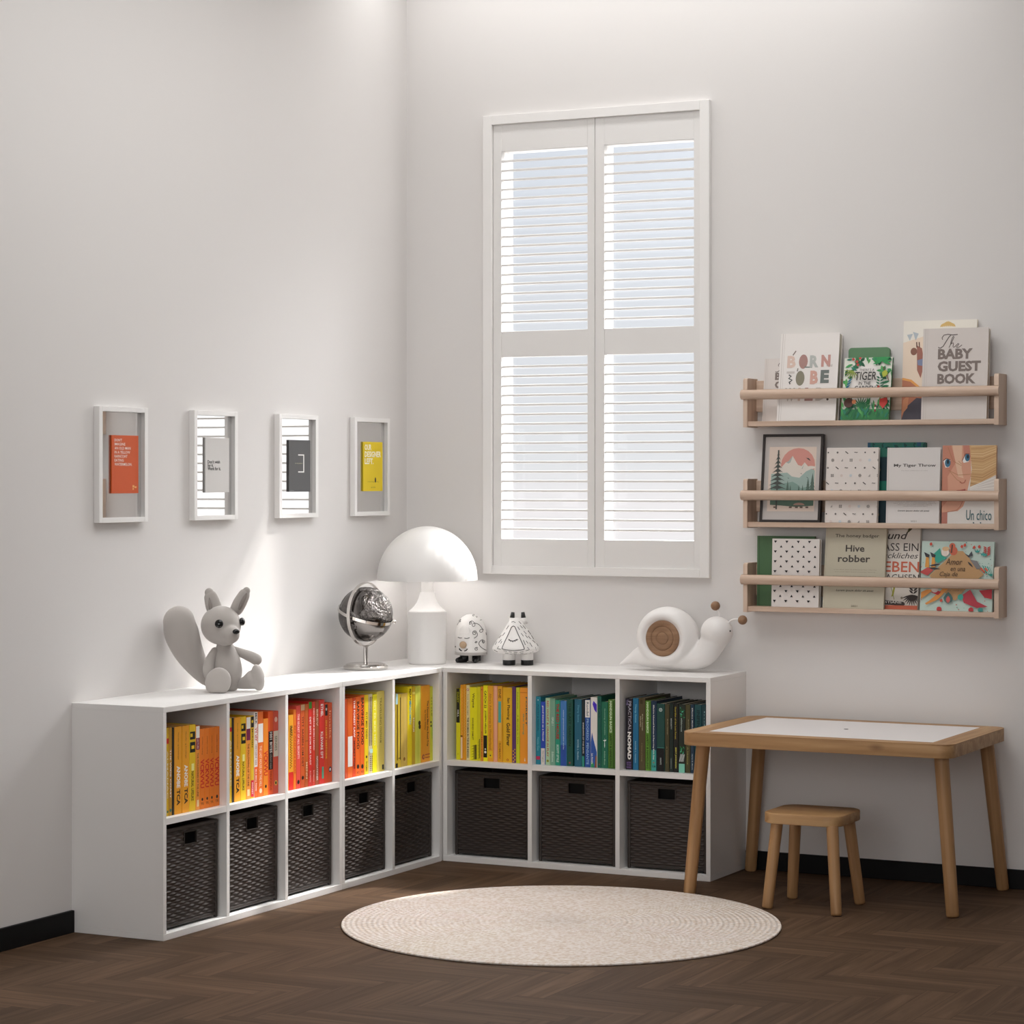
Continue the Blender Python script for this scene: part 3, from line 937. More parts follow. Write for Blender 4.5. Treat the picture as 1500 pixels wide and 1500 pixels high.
        (1080, 1155, 312, '#1b241c', [('leafs',), ('b', .0, .13, '#7fc7b0'), ('zz',)], 'dark book with green leaves'),
        (1156, 1209, 316, '#4a4526', [('t', 'Modern Campaign', .55, .78, '#b3ab84', (.5, .75)), ('t', 'A History', .12, .38, '#b3ab5c', (.3, .6))], 'olive book after the leaf cover'),
        (1210, 1253, 317, '#173247', [('t', 'Effective Methods', .6, .95, W_, (.35, .7)), ('t', 'Harlan B. Moore', .05, .28, '#c3cfd6', (.35, .7))], 'navy book, white lettering'),
        (1255, 1333, 317, '#14484c', [('t', 'INFINITY', .5, .92, '#0b2d30', (.3, .8), .04)], 'dark teal book, black capitals'),
        (1334, 1379, 314, '#103a3f', [('t', 'Index', .5, .9, '#7fa3a6', (.6, .9))], 'dark teal end book')]),
}
_draw0 = draw_ops


def draw_ops(k, ops):
    for op in ops:
        if op[0] == 'poly': k.poly([(.6, .03), (.75, .03), (.68, .08)], '#f4efe2')
        elif op[0] == 'poly2':
            k.poly([(0, .0), (1, .0), (1, .22), (.45, .40), (.2, .5), (0, .36)], '#2c57a6')
            k.poly([(0, 0), (.55, 0), (.5, .06), (0, .08)], '#2f8f5c')
            k.poly([(.45, .95), (1, .9), (1, .78), (.6, .82), (.3, .9)], '#4a2bc0')
            k.poly([(.65, 0), (1, 0), (1, .16), (.8, .18)], '#8a5238')
        elif op[0] == 'poly3':
            k.poly([(.45, .34), (.52, .46), (.58, .34), (.54, .31), (.49, .31)], '#e6f0ea')
            k.poly([(.2, .42), (.8, .43), (.8, .418), (.52, .40)], '#e6f0ea')
        elif op[0] == 'leafs':
            r = random.Random(5)
            for i in range(26): k.leaf(r.uniform(.3, .9), r.choice([r.uniform(.28, .42), r.uniform(.8, .96)]), r.uniform(0, 360), r.uniform(.25, .5), .16, r.choice(['#1f7a3f', '#2f9a5c', '#5bc7a0', '#14522c']))
            k.text('wilderness', .35, .6, .6, .8, '#cfe0d6', 0, -90)
        elif op[0] == 'zz':
            for i in range(4): k.line([(.1 + i * .2, .16), (.35 + i * .2, .27)], .09, '#e6ece8')
        else: _draw0(k, [op])


for bay, ((sc, ox, oy), rows) in BOOKS.items():
    for i, (x0, x1, tp, col, ops, look) in enumerate(rows):
        spine_book(bay, i, ox + x0 / sc, ox + x1 / sc, oy + tp / sc, col, ops, look)

# ================================================================== TABLE AND STOOL
def rrect(x0, y0, x1, y1, r, n=8):
    o = []
    for cx, cy, a in ((x1 - r, y1 - r, 0), (x0 + r, y1 - r, 90), (x0 + r, y0 + r, 180), (x1 - r, y0 + r, 270)):
        o += [(cx + r * math.cos(math.radians(a + 90 * i / n)), cy + r * math.sin(math.radians(a + 90 * i / n))) for i in range(n + 1)]
    return o


def slab(poly, z0, z1, bev):
    """A flat slab with softened top and bottom edges."""
    bm = bmesh.new()
    vs = [bm.verts.new((x, y, z0)) for x, y in poly]
    f = bm.faces.new(vs)
    r = bmesh.ops.extrude_face_region(bm, geom=[f])
    for e in r['geom']:
        if isinstance(e, bmesh.types.BMVert): e.co.z = z1
    bmesh.ops.recalc_face_normals(bm, faces=list(bm.faces))
    ed = [e for e in bm.edges if abs(e.verts[0].co.z - e.verts[1].co.z) < 1e-6 and len(e.link_faces) == 2 and abs(e.calc_face_angle(0)) > 1]
    bmesh.ops.bevel(bm, geom=ed, offset=bev, segments=2, profile=.5, affect='EDGES')
    return bm


def leg(parent, top, bot, r0, r1, m):
    """A round tapering leg; the mesh runs down its own local z so the grain follows it."""
    top, bot = Vector(top), Vector(bot)
    L = (top - bot).length
    pr = [(0, 0), (r1 * .75, 0), (r1 * .93, .0025), (r1, .007)]
    for i in range(1, 6): pr.append((r1 + (r0 - r1) * i / 5, .007 + (L - .007) * i / 5))
    pr.append((0, L))
    o = MB().lathe(pr, 32).build('leg', m, parent, bot)
    o.rotation_mode = 'QUATERNION'
    o.rotation_quaternion = (top - bot).to_track_quat('Z', 'Y')
    auto_smooth(o, 40)
    return o


TX0, TX1, TY0, TY1, TZ, TH = 1.414, 2.337, -.680, -.036, .548, .044
tc = Vector(((TX0 + TX1) / 2, (TY0 + TY1) / 2, .0005))
table = thing('play_table', 'low oak play table with white inset top, in front of the bare wall', 'table', tc)
q = lambda x, y: (x - tc.x, y - tc.y)
MX, MYF, MYB = .078, .060, .052               # wood margins round the white inset
b = MB()
a0, a1 = q(TX0, TY0), q(TX1, TY1)
fr = MB()
fr.from_bm(slab(rrect(a0[0], a0[1], a1[0], a1[1], .05), TZ - TH, TZ - .0035, .0015))
auto_smooth(fr.build('table_frame', M_OAK_X, table), 35)
# the wood border round the inset, as four boards mitred to the rounded outline
ix0, iy0, ix1, iy1 = a0[0] + MX, a0[1] + MYF, a1[0] - MX, a1[1] - MYB
out = rrect(a0[0], a0[1], a1[0], a1[1], .05)


def border(pts, m):
    k = MB()
    k.prism(pts, TZ - .0035, TZ)
    return k.build('top_border', m, table)


right = [p for p in out if p[0] >= ix1]
left = [p for p in out if p[0] <= ix0]
border([(ix1, a0[1])] + sorted([p for p in right if p[1] < 0], key=lambda p: (p[0], p[1])) + sorted([p for p in right if p[1] >= 0], key=lambda p: (-p[0], p[1])) + [(ix1, a1[1])], M_OAK_Y)
border([(ix0, a1[1])] + sorted([p for p in left if p[1] >= 0], key=lambda p: (-p[0], -p[1])) + sorted([p for p in left if p[1] < 0], key=lambda p: (p[0], -p[1])) + [(ix0, a0[1])], M_OAK_Y)
border([(ix0, a0[1]), (ix1, a0[1]), (ix1, iy0), (ix0, iy0)], M_OAK_X)
border([(ix0, iy1), (ix1, iy1), (ix1, a1[1]), (ix0, a1[1])], M_OAK_X)
wi = MB().box(ix0 + .0006, iy0 + .0006, TZ - .0034, ix1 - .0006, iy1 - .0006, TZ - .0004).build('white_inset', mat('#eae7e7', .3, name='white_melamine'), table)
MB().lathe([(0, 0), (.0075, 0), (.0075, .0007), (.0055, .0007), (.0055, .0002), (0, .0002)], 24, M=Matrix.Translation((.0, .01, TZ - .0004))).build('finger_hole', mat('#3f3833', .7, spec=.1), wi)
for (bx, by), (tx, ty) in (((1.413, -.594), (1.461, -.588)), ((2.326, -.628), (2.280, -.60)), ((2.324, -.045), (2.278, -.085)), ((1.416, -.045), (1.468, -.085))):
    leg(table, (tx - tc.x, ty - tc.y, TZ - TH + .002), (bx - tc.x, by - tc.y, 0), .0235, .0205, M_OAK_Z)

SX, SY, SZ = 1.853, -.612, .307
stool = thing('low_stool', 'small four-legged oak stool standing under the front edge of the play table', 'stool', (SX, SY, .0005))
k = MB()
k.from_bm(slab(rrect(-.134, -.126, .134, .126, .055, 10), SZ - .034, SZ, .004))
auto_smooth(k.build('seat', M_OAK_X, stool), 35)
for (bx, by), (tx, ty) in (((1.745, -.740), (1.766, -.705)), ((1.990, -.770), (1.957, -.715)), ((1.985, -.525), (1.953, -.545)), ((1.748, -.518), (1.768, -.540))):
    leg(stool, (tx - SX, ty - SY, SZ - .033), (bx - SX, by - SY, 0), .0195, .0175, M_OAK_Z)

# ================================================================== ROUND RUG
def rug():
    R_ = .682
    m = bpy.data.materials.new('braided_jute')
    m.use_nodes = True
    nt, n, l, p = nodes_of(m)
    tc_ = n.new('ShaderNodeTexCoord')
    no = n.new('ShaderNodeTexNoise')
    no.inputs['Scale'].default_value = 85
    no.inputs['Detail'].default_value = 2
    cr = n.new('ShaderNodeValToRGB')
    e = cr.color_ramp.elements
    e[0].position, e[0].color = .36, lin('#dccbbb')
    e[1].position, e[1].color = .60, lin('#f0e7e0')
    # strands: radius rings x angle teeth
    sx = n.new('ShaderNodeSeparateXYZ')
    ln = n.new('ShaderNodeVectorMath')
    ln.operation = 'LENGTH'
    an = n.new('ShaderNodeMath')
    an.operation = 'ARCTAN2'
    s1 = n.new('ShaderNodeMath')
    s1.operation = 'MULTIPLY'
    s1.inputs[1].default_value = 2 * PI / .0165
    s2 = n.new('ShaderNodeMath')
    s2.operation = 'SINE'
    a1_ = n.new('ShaderNodeMath')
    a1_.operation = 'MULTIPLY'
    a1_.inputs[1].default_value = 150
    ad = n.new('ShaderNodeMath')
    ad.operation = 'ADD'
    a2 = n.new('ShaderNodeMath')
    a2.operation = 'SINE'
    mu = n.new('ShaderNodeMath')
    mu.operation = 'MULTIPLY_ADD'
    mu.inputs[1].default_value = .35
    b = n.new('ShaderNodeBump')
    b.inputs['Strength'].default_value = .55
    b.inputs['Distance'].default_value = .004
    l.new(tc_.outputs['Object'], no.inputs['Vector'])
    l.new(tc_.outputs['Object'], sx.inputs[0])
    l.new(tc_.outputs['Object'], ln.inputs[0])
    l.new(sx.outputs[1], an.inputs[0])
    l.new(sx.outputs[0], an.inputs[1])
    l.new(ln.outputs['Value'], s1.inputs[0])
    l.new(s1.outputs[0], s2.inputs[0])
    l.new(an.outputs[0], a1_.inputs[0])
    l.new(a1_.outputs[0], ad.inputs[0])
    l.new(s1.outputs[0], ad.inputs[1])
    l.new(ad.outputs[0], a2.inputs[0])
    l.new(a2.outputs[0], mu.inputs[0])
    l.new(s2.outputs[0], mu.inputs[2])
    l.new(mu.outputs[0], b.inputs['Height'])
    l.new(no.outputs['Fac'], cr.inputs['Fac'])
    l.new(cr.outputs['Color'], p.inputs['Base Color'])
    l.new(b.outputs['Normal'], p.inputs['Normal'])
    p.inputs['Roughness'].default_value = .95
    p.inputs['Specular IOR Level'].default_value = .1
    pr = [(R_ - .004, 0), (R_, .003), (R_ - .001, .0065), (R_ - .005, .008)]
    N = 40
    for i in range(1, N):
        r = (R_ - .006) * (1 - i / N)
        pr.append((r, .008 + .0006 * math.sin(i * PI)))
    pr.append((0, .008))
    o = MB().lathe(pr, 96).build('round_rug', m, None, (1.272, -1.287, .0005))
    return tag(o, 'round cream braided rug lying on the herringbone floor', 'rug')


rug()

# ================================================================== MUSHROOM LAMP
t = thing('table_lamp', 'white mushroom table lamp standing in the corner on the bookcases', 'lamp', (.199, -.199, H + .0005))
auto_smooth(MB().lathe([(0, 0), (.066, 0), (.0695, .004), (.0705, .010), (.0705, .190), (.0700, .1935), (.0660, .1965), (.058, .203), (.048, .213), (.039, .226), (.0325, .241), (.0285, .256), (.0268, .264), (0, .264)], 64).build('lamp_base', M_LAMP, t), 45)
auto_smooth(MB().lathe([(0, .262), (.0225, .262), (.0225, .33), (0, .33)], 40).build('neck', M_LAMP, t), 45)
pr = []
Rs, Hs, zs = .1865, .199, .309
for i in range(25):
    a = PI / 2 * i / 24
    pr.append((Rs * math.cos(a), zs + Hs * math.sin(a)))
pr[-1] = (0, zs + Hs)
inner = [(0, zs + Hs - .003)] + [(p[0] - .003 if p[0] > .01 else p[0], zs + (p[1] - zs) * .985) for p in pr[-2::-1]]
auto_smooth(MB().lathe(inner + pr, 96).build('lamp_shade', M_LAMP, t), 50)
bulb_m = mat('#fff4e6', .4, name='lit_opal_bulb')
bulb_m.node_tree.nodes['Principled BSDF'].inputs['Emission Color'].default_value = (1, .93, .85, 1)
bulb_m.node_tree.nodes['Principled BSDF'].inputs['Emission Strength'].default_value = 2.
MB().ellipsoid((0, 0, .38), .022, .022, .03).build('bulb', bulb_m, t)

# ================================================================== DESK GLOBE
GX, GY = .126, -.524
t = thing('desk_globe', 'chrome and smoky grey desk globe on a round foot beside the lamp', 'globe', (GX, GY, H + .0005))
auto_smooth(MB().lathe([(0, 0), (.078, 0), (.0805, .003), (.0805, .010), (.077, .0135), (.072, .0135), (.071, .019), (.066, .0205), (0, .0205)], 64).build('foot', M_CHROME, t), 40)
auto_smooth(MB().lathe([(0, .02), (.0085, .02), (.0085, .079), (.011, .081), (.011, .086), (0, .086)], 32).build('stem', M_CHROME, t), 40)
GC = Vector((0, 0, .1965))
ball = bpy.data.materials.new('smoky_metal_globe')
ball.use_nodes = True
nt, n, l, p = nodes_of(ball)
tc_ = n.new('ShaderNodeTexCoord')
no = n.new('ShaderNodeTexNoise')
no.inputs['Scale'].default_value = 60.
no.inputs['Detail'].default_value = 3.
no.inputs['Roughness'].default_value = .7
mk = n.new('ShaderNodeTexNoise')
mk.inputs['Scale'].default_value = 11.
cr = n.new('ShaderNodeValToRGB')
cr.color_ramp.elements[0].position, cr.color_ramp.elements[1].position = .46, .54
ml = n.new('ShaderNodeMath')
ml.operation = 'MULTIPLY'
b = n.new('ShaderNodeBump')
b.inputs['Strength'].default_value = 1.
b.inputs['Distance'].default_value = .02
l.new(tc_.outputs['Object'], no.inputs['Vector'])
l.new(tc_.outputs['Object'], mk.inputs['Vector'])
l.new(mk.outputs['Fac'], cr.inputs['Fac'])
l.new(cr.outputs['Color'], ml.inputs[0])
l.new(no.outputs['Fac'], ml.inputs[1])
l.new(ml.outputs[0], b.inputs['Height'])
l.new(b.outputs['Normal'], p.inputs['Normal'])
p.inputs['Base Color'].default_value = lin('#6d6967')
p.inputs['Metallic'].default_value = 1.
p.inputs['Roughness'].default_value = .18
MB().ellipsoid(GC, .0985, .0985, .0985, n=64).build('globe_ball', ball, t)


def band(c, nrm, r, wd, th, name, m, n=96):
    """A flat ring: radius r, width wd along its axis, thickness th."""
    R = nrm.to_track_quat('Z', 'Y').to_matrix().to_4x4()
    M = Matrix.Translation(c) @ R
    o = MB().lathe([(r, -wd / 2), (r + th, -wd / 2), (r + th, wd / 2), (r, wd / 2), (r, -wd / 2)], n, 0, M).build(name, m, t)
    return auto_smooth(o, 40)


band(GC, (RT * .87 + TW * .5).normalized(), .1115, .013, .003, 'meridian_ring', M_CHROME)
band(GC, (UP * .955 + RT * .245 + TW * .20).normalized(), .1005, .011, .003, 'equator_ring', M_CHROME)
kd = (RT * .965 - UP * .26).normalized()
MB().tube([GC + kd * .098, GC + kd * .112], .007, 20).build('axis_knob', M_CHROME, t)

# ================================================================== PLUSH SQUIRREL
SA = Vector((.182, -1.499, H + .001))
SS = 451.


def sq(u, v, bdep=0.):
    """Plush coordinates: photograph pixels about the seat, depth in metres towards the viewer."""
    return RT * ((u - 335) / SS) + UP * ((1010 - v) / SS) + TW * bdep


def cp(x, y, d=0.): return sq(230 + x / 8.333, 850 + y / 8.333, d)     # from the enlarged view


def cr_(r): return r / 8.333 / SS


t = thing('plush_squirrel', 'grey plush squirrel sitting on the long bookcase against the wall', 'plush toy', SA)
FD = (RT * .60 + TW * .80)                  # where it faces


def remesh(o, vox=.0032, it=6):
    r = o.modifiers.new('remesh', 'REMESH')
    r.mode = 'VOXEL'
    r.voxel_size = vox
    r.use_smooth_shade = True
    s = o.modifiers.new('smooth', 'SMOOTH')
    s.factor = .5
    s.iterations = it
    return o


m = MB()
m.tube([cp(870, 1262, .012), cp(872, 1130, .016), cp(858, 980, .008), cp(838, 860, 0), cp(825, 760, 0)], [cr_(130), cr_(178), cr_(165), cr_(128), cr_(92)], 28, sub=5, round_ends=True)
m.v = [Vector((p.x, p.y, max(p.z, .0015))) for p in m.v]
m.build('body', M_PLUSH, t)
m = MB()
hc = cp(785, 545, .004)
m.ellipsoid(hc, cr_(248), cr_(240), cr_(238))
m.tube([hc + UP * -.012, hc + FD * .040 - UP * .024, hc + FD * .062 - UP * .027], [cr_(200), cr_(160), cr_(112)], 24, sub=4, round_ends=True)
remesh(m.build('head', M_PLUSH, t), .0032, 22)
# ears: flattened, with the folded inner side towards the front
m = MB()
m.tube([cp(720, 400, 0), cp(690, 300, .0), cp(655, 190, -.002), cp(640, 150, -.002)], [cr_(92), cr_(96), cr_(80), cr_(56)], 20, sub=5, round_ends=True).squash(cp(690, 260), RT * .2 + TW, .5)
ear1 = m.build('ear', M_PLUSH, t)
m = MB()
m.tube([cp(968, 350, -.012), cp(1010, 270, -.014), cp(1065, 170, -.016), cp(1090, 130, -.016)], [cr_(80), cr_(84), cr_(70), cr_(46)], 20, sub=5, round_ends=True).squash(cp(1020, 250, -.014), RT * .35 + TW, .6)
ear2 = m.build('ear', M_PLUSH, t)
# inner ear folds
k = MB()
k.tube([cp(668, 390, .0145), cp(662, 300, .0150), cp(648, 215, .0110)], [cr_(16), cr_(24), cr_(8)], 12, sub=4, round_ends=True)
k.build('ear_fold', mat('#8e8782', .95, name='ear_lining'), ear1)
k = MB()
k.tube([cp(1008, 345, .004), cp(1050, 255, .003), cp(1092, 165, -.002)], [cr_(16), cr_(26), cr_(12)], 12, sub=4, round_ends=True)
k.build('ear_fold', mat('#8e8782', .95, name='ear_lining'), ear2)
# eyes and nose
hr = cr_(244)


def on_head(x, y):
    p0 = cp(x, y) - hc
    a, h = p0.dot(RT), p0.z
    d = math.sqrt(max(hr * hr - a * a - h * h, 1e-6))
    return hc + RT * a + UP * h + TW * d


e = on_head(790, 513)
nrm = (e - hc).normalized()
MB().ellipsoid(e - nrm * .001, .0136, .0136, .0075, nrm.to_track_quat('Z', 'Y').to_matrix(), 24).build('eye', M_BLACKGLOSS, t)
e = cp(1044, 500, .010)
nrm = (RT * .93 + TW * .33 + UP * .1).normalized()
MB().ellipsoid(e, .0132, .0132, .0085, nrm.to_track_quat('Z', 'Y').to_matrix(), 24).build('eye', M_BLACKGLOSS, t)
nz = hc + FD * .096 - UP * .016
MB().ellipsoid(nz, .0125, .0085, .0085, FD.to_track_quat('Y', 'Z').to_matrix(), 24).build('nose', M_BLACKGLOSS, t)
# arms
m = MB()
m.tube([cp(715, 860, .012), cp(668, 960, .030), cp(650, 1060, .046), cp(655, 1130, .052)], [cr_(50), cr_(62), cr_(68), cr_(58)], 20, sub=5, round_ends=True)
m.build('arm', M_PLUSH, t)
m = MB()
m.tube([cp(945, 850, -.012), cp(1060, 895, -.004), cp(1165, 935, .004), cp(1215, 962, .006)], [cr_(46), cr_(58), cr_(68), cr_(70)], 20, sub=5, round_ends=True)
m.build('arm', M_PLUSH, t)
# legs ending in big flat feet
m = MB()
m.tube([cp(800, 1225, .02), cp(790, 1222, .055), cp(790, 1215, .085)], [cr_(75), cr_(95), cr_(110)], 20, sub=4, round_ends=True)
fdir = (TW * .93 - RT * .22 + UP * .28).normalized()
m.ellipsoid(cp(792, 1205, .098), cr_(166), cr_(180), .018, fdir.to_track_quat('Z', 'Y').to_matrix(), 32)
m.v = [Vector((p.x, p.y, max(p.z, .0015))) for p in m.v]
remesh(m.build('leg', M_PLUSH, t))
m = MB()
m.tube([cp(985, 1262, .008), cp(1080, 1240, .022), cp(1180, 1200, .032)], [cr_(52), cr_(78), cr_(118)], 20, sub=4, round_ends=True)
fdir = (RT * .90 + TW * .35 + UP * .16).normalized()
m.ellipsoid(cp(1245, 1172, .036), .019, cr_(112), cr_(165), Matrix.Rotation(0, 3, 'Z') @ fdir.to_track_quat('X', 'Z').to_matrix(), 32)
m.v = [Vector((p.x, p.y, max(p.z, .0015))) for p in m.v]
remesh(m.build('leg', M_PLUSH, t))
m = MB()
m.tube([cp(690, 1275, -.030), cp(590, 1205, -.038), cp(478, 1050, -.030), cp(380, 850, -.005), cp(318, 640, .020), cp(296, 500, .032)], [cr_(50), cr_(92), cr_(140), cr_(184), cr_(212), cr_(196)], 28, sub=6, round_ends=True)
m.squash(cp(400, 800, 0), Vector((1, 0, 0)) * .6 + TW, .72)
m.v = [Vector((p.x, p.y, max(p.z, .0015))) for p in m.v]
m.build('tail', M_PLUSH, t)


# ================================================================== TWO FIGURINES
def surf_line(base, prof, pts, r, facing, parent_mb, lift=.0006):
    """Painted line on a turned body: pts are (sideways m, height m) seen from the facing direction."""
    fz = Vector(facing).normalized()
    side = UP.cross(fz).normalized() * 1.

    def rad(z):
        for (r0, z0), (r1, z1) in zip(prof[:-1], prof[1:]):
            if min(z0, z1) <= z <= max(z0, z1) and abs(z1 - z0) > 1e-9: return r0 + (r1 - r0) * (z - z0) / (z1 - z0)
        return .001
    P = []
    for x, z in pts:
        R_ = rad(z) + lift
        x = max(-R_ * .98, min(R_ * .98, x))
        P.append(base + side * x + fz * math.sqrt(max(R_ * R_ - x * x, 0)) + UP * z)
    parent_mb.tube(P, r, 6, sub=2)
    return P


M_LINE = mat('#1c1917', .6, name='black_paint_line')
# egg-shaped one
E1 = Vector((.312, -.068, H + .0005))
t = thing('figurine', 'egg-shaped white figurine with swirls, wooden nose and black shoes beside the lamp', 'figurine', E1)
t.scale = (1.07, 1.07, 1)
S1 = 394.
z1 = lambda y: .0285 + (820 - y) / 10.34 / S1            # heights from the enlarged view
prof = [(0, z1(820)), (.052, z1(820)), (.0565, z1(812)), (.0570, z1(780)), (.0545, z1(774)), (.0548, z1(740)), (.0552, z1(640)), (.0545, z1(520)), (.0520, z1(430)), (.0475, z1(360)), (.040, z1(300)), (.030, z1(250)), (.017, z1(216)), (.008, z1(205)), (0, z1(202))]
auto_smooth(MB().lathe(prof[4:], 64).build('body', M_CERAMIC, t), 50)
auto_smooth(MB().lathe(prof[:5] + [(0, z1(774))], 64).build('base_ring', mat('#b3aeaa', .5, name='grey_glaze'), t), 40)
FA = TW                                     # paint laid out as the photo shows it
x1 = lambda x: (x - 372) / 10.34 / S1
mb = MB()


def spiral(cx, cy, r0, turns, a0, dirn=1, tail=()):
    o = []
    N = int(18 * turns)
    for i in range(N + 1):
        k = i / N
        a = math.radians(a0) + dirn * 2 * PI * turns * k
        o.append((cx + r0 * (.25 + .75 * k) * math.cos(a), cy + r0 * (.25 + .75 * k) * math.sin(a)))
    return o + list(tail)


cyc = lambda P: [(x1(x), z1(y)) for x, y in P]
for P in (spiral(368, 322, 26, 1.1, 90) + [(385, 295), (420, 320), (435, 350), (425, 378), (400, 375), (395, 352), (415, 335), (450, 335), (490, 355), (520, 390), (540, 425), (545, 450), (525, 472), (502, 462), (500, 440), (525, 425), (555, 430)],
          spiral(428, 478, 34, 1.3, 200) + [(470, 500), (455, 535), (420, 555)],
          spiral(548, 610, 26, 1.2, 20) + [(540, 580), (500, 610), (490, 650), (520, 695), (570, 735), (598, 748)],
          spiral(450, 612, 18, 1.2, 100), spiral(455, 720, 28, 1.3, 200),
          spiral(222, 305, 22, 1.0, 300) + [(200, 330), (180, 370)], spiral(410, 222, 16, 1.0, 0), [(440, 235), (465, 240), (455, 250)], [(505, 290), (530, 290)],
          [(590, 480), (600, 520)], spiral(148, 700, 14, 1, 0)):
    surf_line(Vector(), prof[::-1], cyc(P), .00085, FA, mb)
for P in ([(193, 545), (220, 556), (250, 553)], [(285, 556), (325, 560), (358, 546)], ):
    surf_line(Vector(), prof[::-1], cyc(P), .0011, FA, mb)
for P in ([(212, 715), (225, 738), (248, 748)], [(285, 748), (312, 738), (328, 716)]):
    surf_line(Vector(), prof[::-1], cyc(P), .0020, FA, mb)
mb.build('painted_lines', M_LINE, t)
fn = (TW * math.cos(.44) - RT * math.sin(.44))
MB().ellipsoid(fn * .0475 + UP * z1(455), .0215, .0065, .0235, fn.to_track_quat('-Y', 'Z').to_matrix(), 32).build('brow', M_CERAMIC, t)
nm = (TW * math.cos(.46) - RT * math.sin(.46))
MB().ellipsoid(nm * .0585 + UP * z1(657), .0135, .0075, .0135, nm.to_track_quat('-Y', 'Z').to_matrix(), 32).build('nose', mat('#b59a7d', .35, name='varnished_wood_nose'), t)
for x, s in ((278, -1), (452, 1)):
    c = RT * x1(x) + TW * .004
    lg = MB().lathe([(0, .006), (.0155, .006), (.0155, .0295), (0, .0295)], 24, M=Matrix.Translation(c)).build('leg', M_BLACKCER, t)
    fd = (TW * .55 - RT * .83) if s < 0 else (TW * .95 - RT * .15)
    k = MB()
    k.tube([c - fd * .004 + UP * .0095, c + fd * .014 + UP * .0105, c + fd * .025 + UP * .0095], [.0095, .0112, .0095], 20, sub=3, round_ends=True)
    k.v = [Vector((p.x, p.y, max(p.z, 0))) for p in k.v]
    k.build('shoe', M_BLACKCER, lg)
# triangle one
E2 = Vector((.517, -.102, H + .0005))
t = thing('figurine', 'triangular white figurine with dashed fur, black-tipped horns and closed lashes', 'figurine', E2)
t.scale = (1.07, 1.07, 1)
S2 = 400.
z2 = lambda y: .0415 + (780 - y) / 10.34 / S2
prof2 = [(0, z2(235)), (.009, z2(238)), (.020, z2(265)), (.0285, z2(320)), (.042, z2(420)), (.0575, z2(530)), (.0730, z2(630)), (.0800, z2(680)), (.0820, z2(712)), (.0785, z2(742)), (.066, z2(765)), (.045, z2(780)), (0, z2(781))]
MB().lathe(prof2, 64).build('body', M_CERAMIC, t)
x2 = lambda x: (x - 1005) / 10.34 / S2
mb = MB()
cyc2 = lambda P: [(x2(x), z2(y)) for x, y in P]
tri = [(938, 378), (960, 356), (985, 360), (1000, 385), (1035, 470), (1080, 570), (1120, 670), (1120, 692), (1080, 702), (970, 712), (860, 700), (815, 690), (812, 672), (850, 580), (900, 470), (938, 378)]
surf_line(Vector(), prof2, cyc2(tri), .0012, TW, mb)
surf_line(Vector(), prof2, cyc2([(905, 548), (925, 566), (965, 572), (1000, 560), (1025, 545)]), .0016, TW, mb)
for x, y, dx, dy in ((915, 556, -12, 10), (935, 568, -8, 14), (962, 573, 0, 16), (990, 566, 6, 16), (1010, 555, 12, 12), (1022, 547, 14, 4)):
    surf_line(Vector(), prof2, cyc2([(x, y), (x + dx, y + dy)]), .0011, TW, mb)
dash = [((945, 300), (968, 288), (1000, 305)), ((870, 405), (905, 350)), ((815, 500), (850, 455)), ((765, 540), (800, 495)), ((760, 605), (800, 555)), ((712, 640), (735, 595)), ((790, 615), (808, 580)),
        ((742, 690), (762, 655)), ((742, 690), (790, 697)), ((1045, 285), (1080, 325)), ((1065, 345), (1100, 385)), ((1105, 350), (1145, 400)), ((1030, 365), (1060, 410)), ((1080, 460), (1112, 505)),
        ((1115, 430), (1155, 475)), ((1175, 430), (1205, 465)), ((1140, 490), (1170, 530)), ((1180, 505), (1215, 550)), ((1215, 450), (1250, 490)), ((1110, 560), (1140, 630)), ((1150, 570), (1175, 610)),
        ((1200, 600), (1235, 660)), ((1240, 570), (1280, 610)), ((1260, 500), (1300, 560)), ((1165, 665), (1195, 700), (1145, 715)), ((1280, 670), (1290, 720)), ((1200, 755), (1250, 735)),
        ((830, 715), (880, 725)), ((905, 730), (945, 735)), ((975, 737), (1025, 738)), ((1060, 735), (1110, 732)), ((850, 750), (900, 758)), ((920, 768), (950, 770)), ((975, 762), (1020, 765)), ((1070, 762), (1110, 762)),
        ((700, 715), (745, 740)), ((1120, 775), (1165, 772)), ((1300, 620), (1330, 660)), ((1240, 440), (1265, 430))]
for P in dash: surf_line(Vector(), prof2, cyc2(P), .0009, TW, mb)
mb.build('painted_lines', M_LINE, t)
for x, lean in ((925, .10), (1142, -.10)):
    c = RT * x2(x + (20 if lean > 0 else -20))
    d = (UP - RT * -lean * 1.0).normalized() if lean < 0 else (UP + RT * lean).normalized()
    b0 = Vector((c.x, c.y, z2(330)))
    hn = MB().tube([b0, b0 + d * (z2(236) - z2(330))], [.0118, .0095], 24).build('horn', M_CERAMIC, t)
    b1 = b0 + d * (z2(236) - z2(330))
    MB().tube([b1, b1 + d * .0205], [.0086, .0060], 24).build('horn_tip', M_BLACKCER, hn)
for x in (908, 1165):
    c = RT * x2(x) + TW * .006
    lg = auto_smooth(MB().lathe([(0, .0185), (.0212, .0185), (.0218, .022), (.0215, .0435), (0, .0435)], 32, M=Matrix.Translation(c)).build('leg', M_CERAMIC, t), 40)
    auto_smooth(MB().lathe([(0, 0), (.0205, 0), (.0218, .002), (.0218, .0185), (0, .0185)], 32, M=Matrix.Translation(c)).build('foot', M_BLACKCER, lg), 40)

# ================================================================== SNAIL
NY = -.118
N0 = Vector((1.12, NY, H + .001))
t = thing('snail_ornament', 'white snail ornament with wooden spiral disc standing above the green books', 'ornament', N0)


def sn(u, v, dy=0.):
    p = at(u, v, 1, NY + dy)
    return p - N0


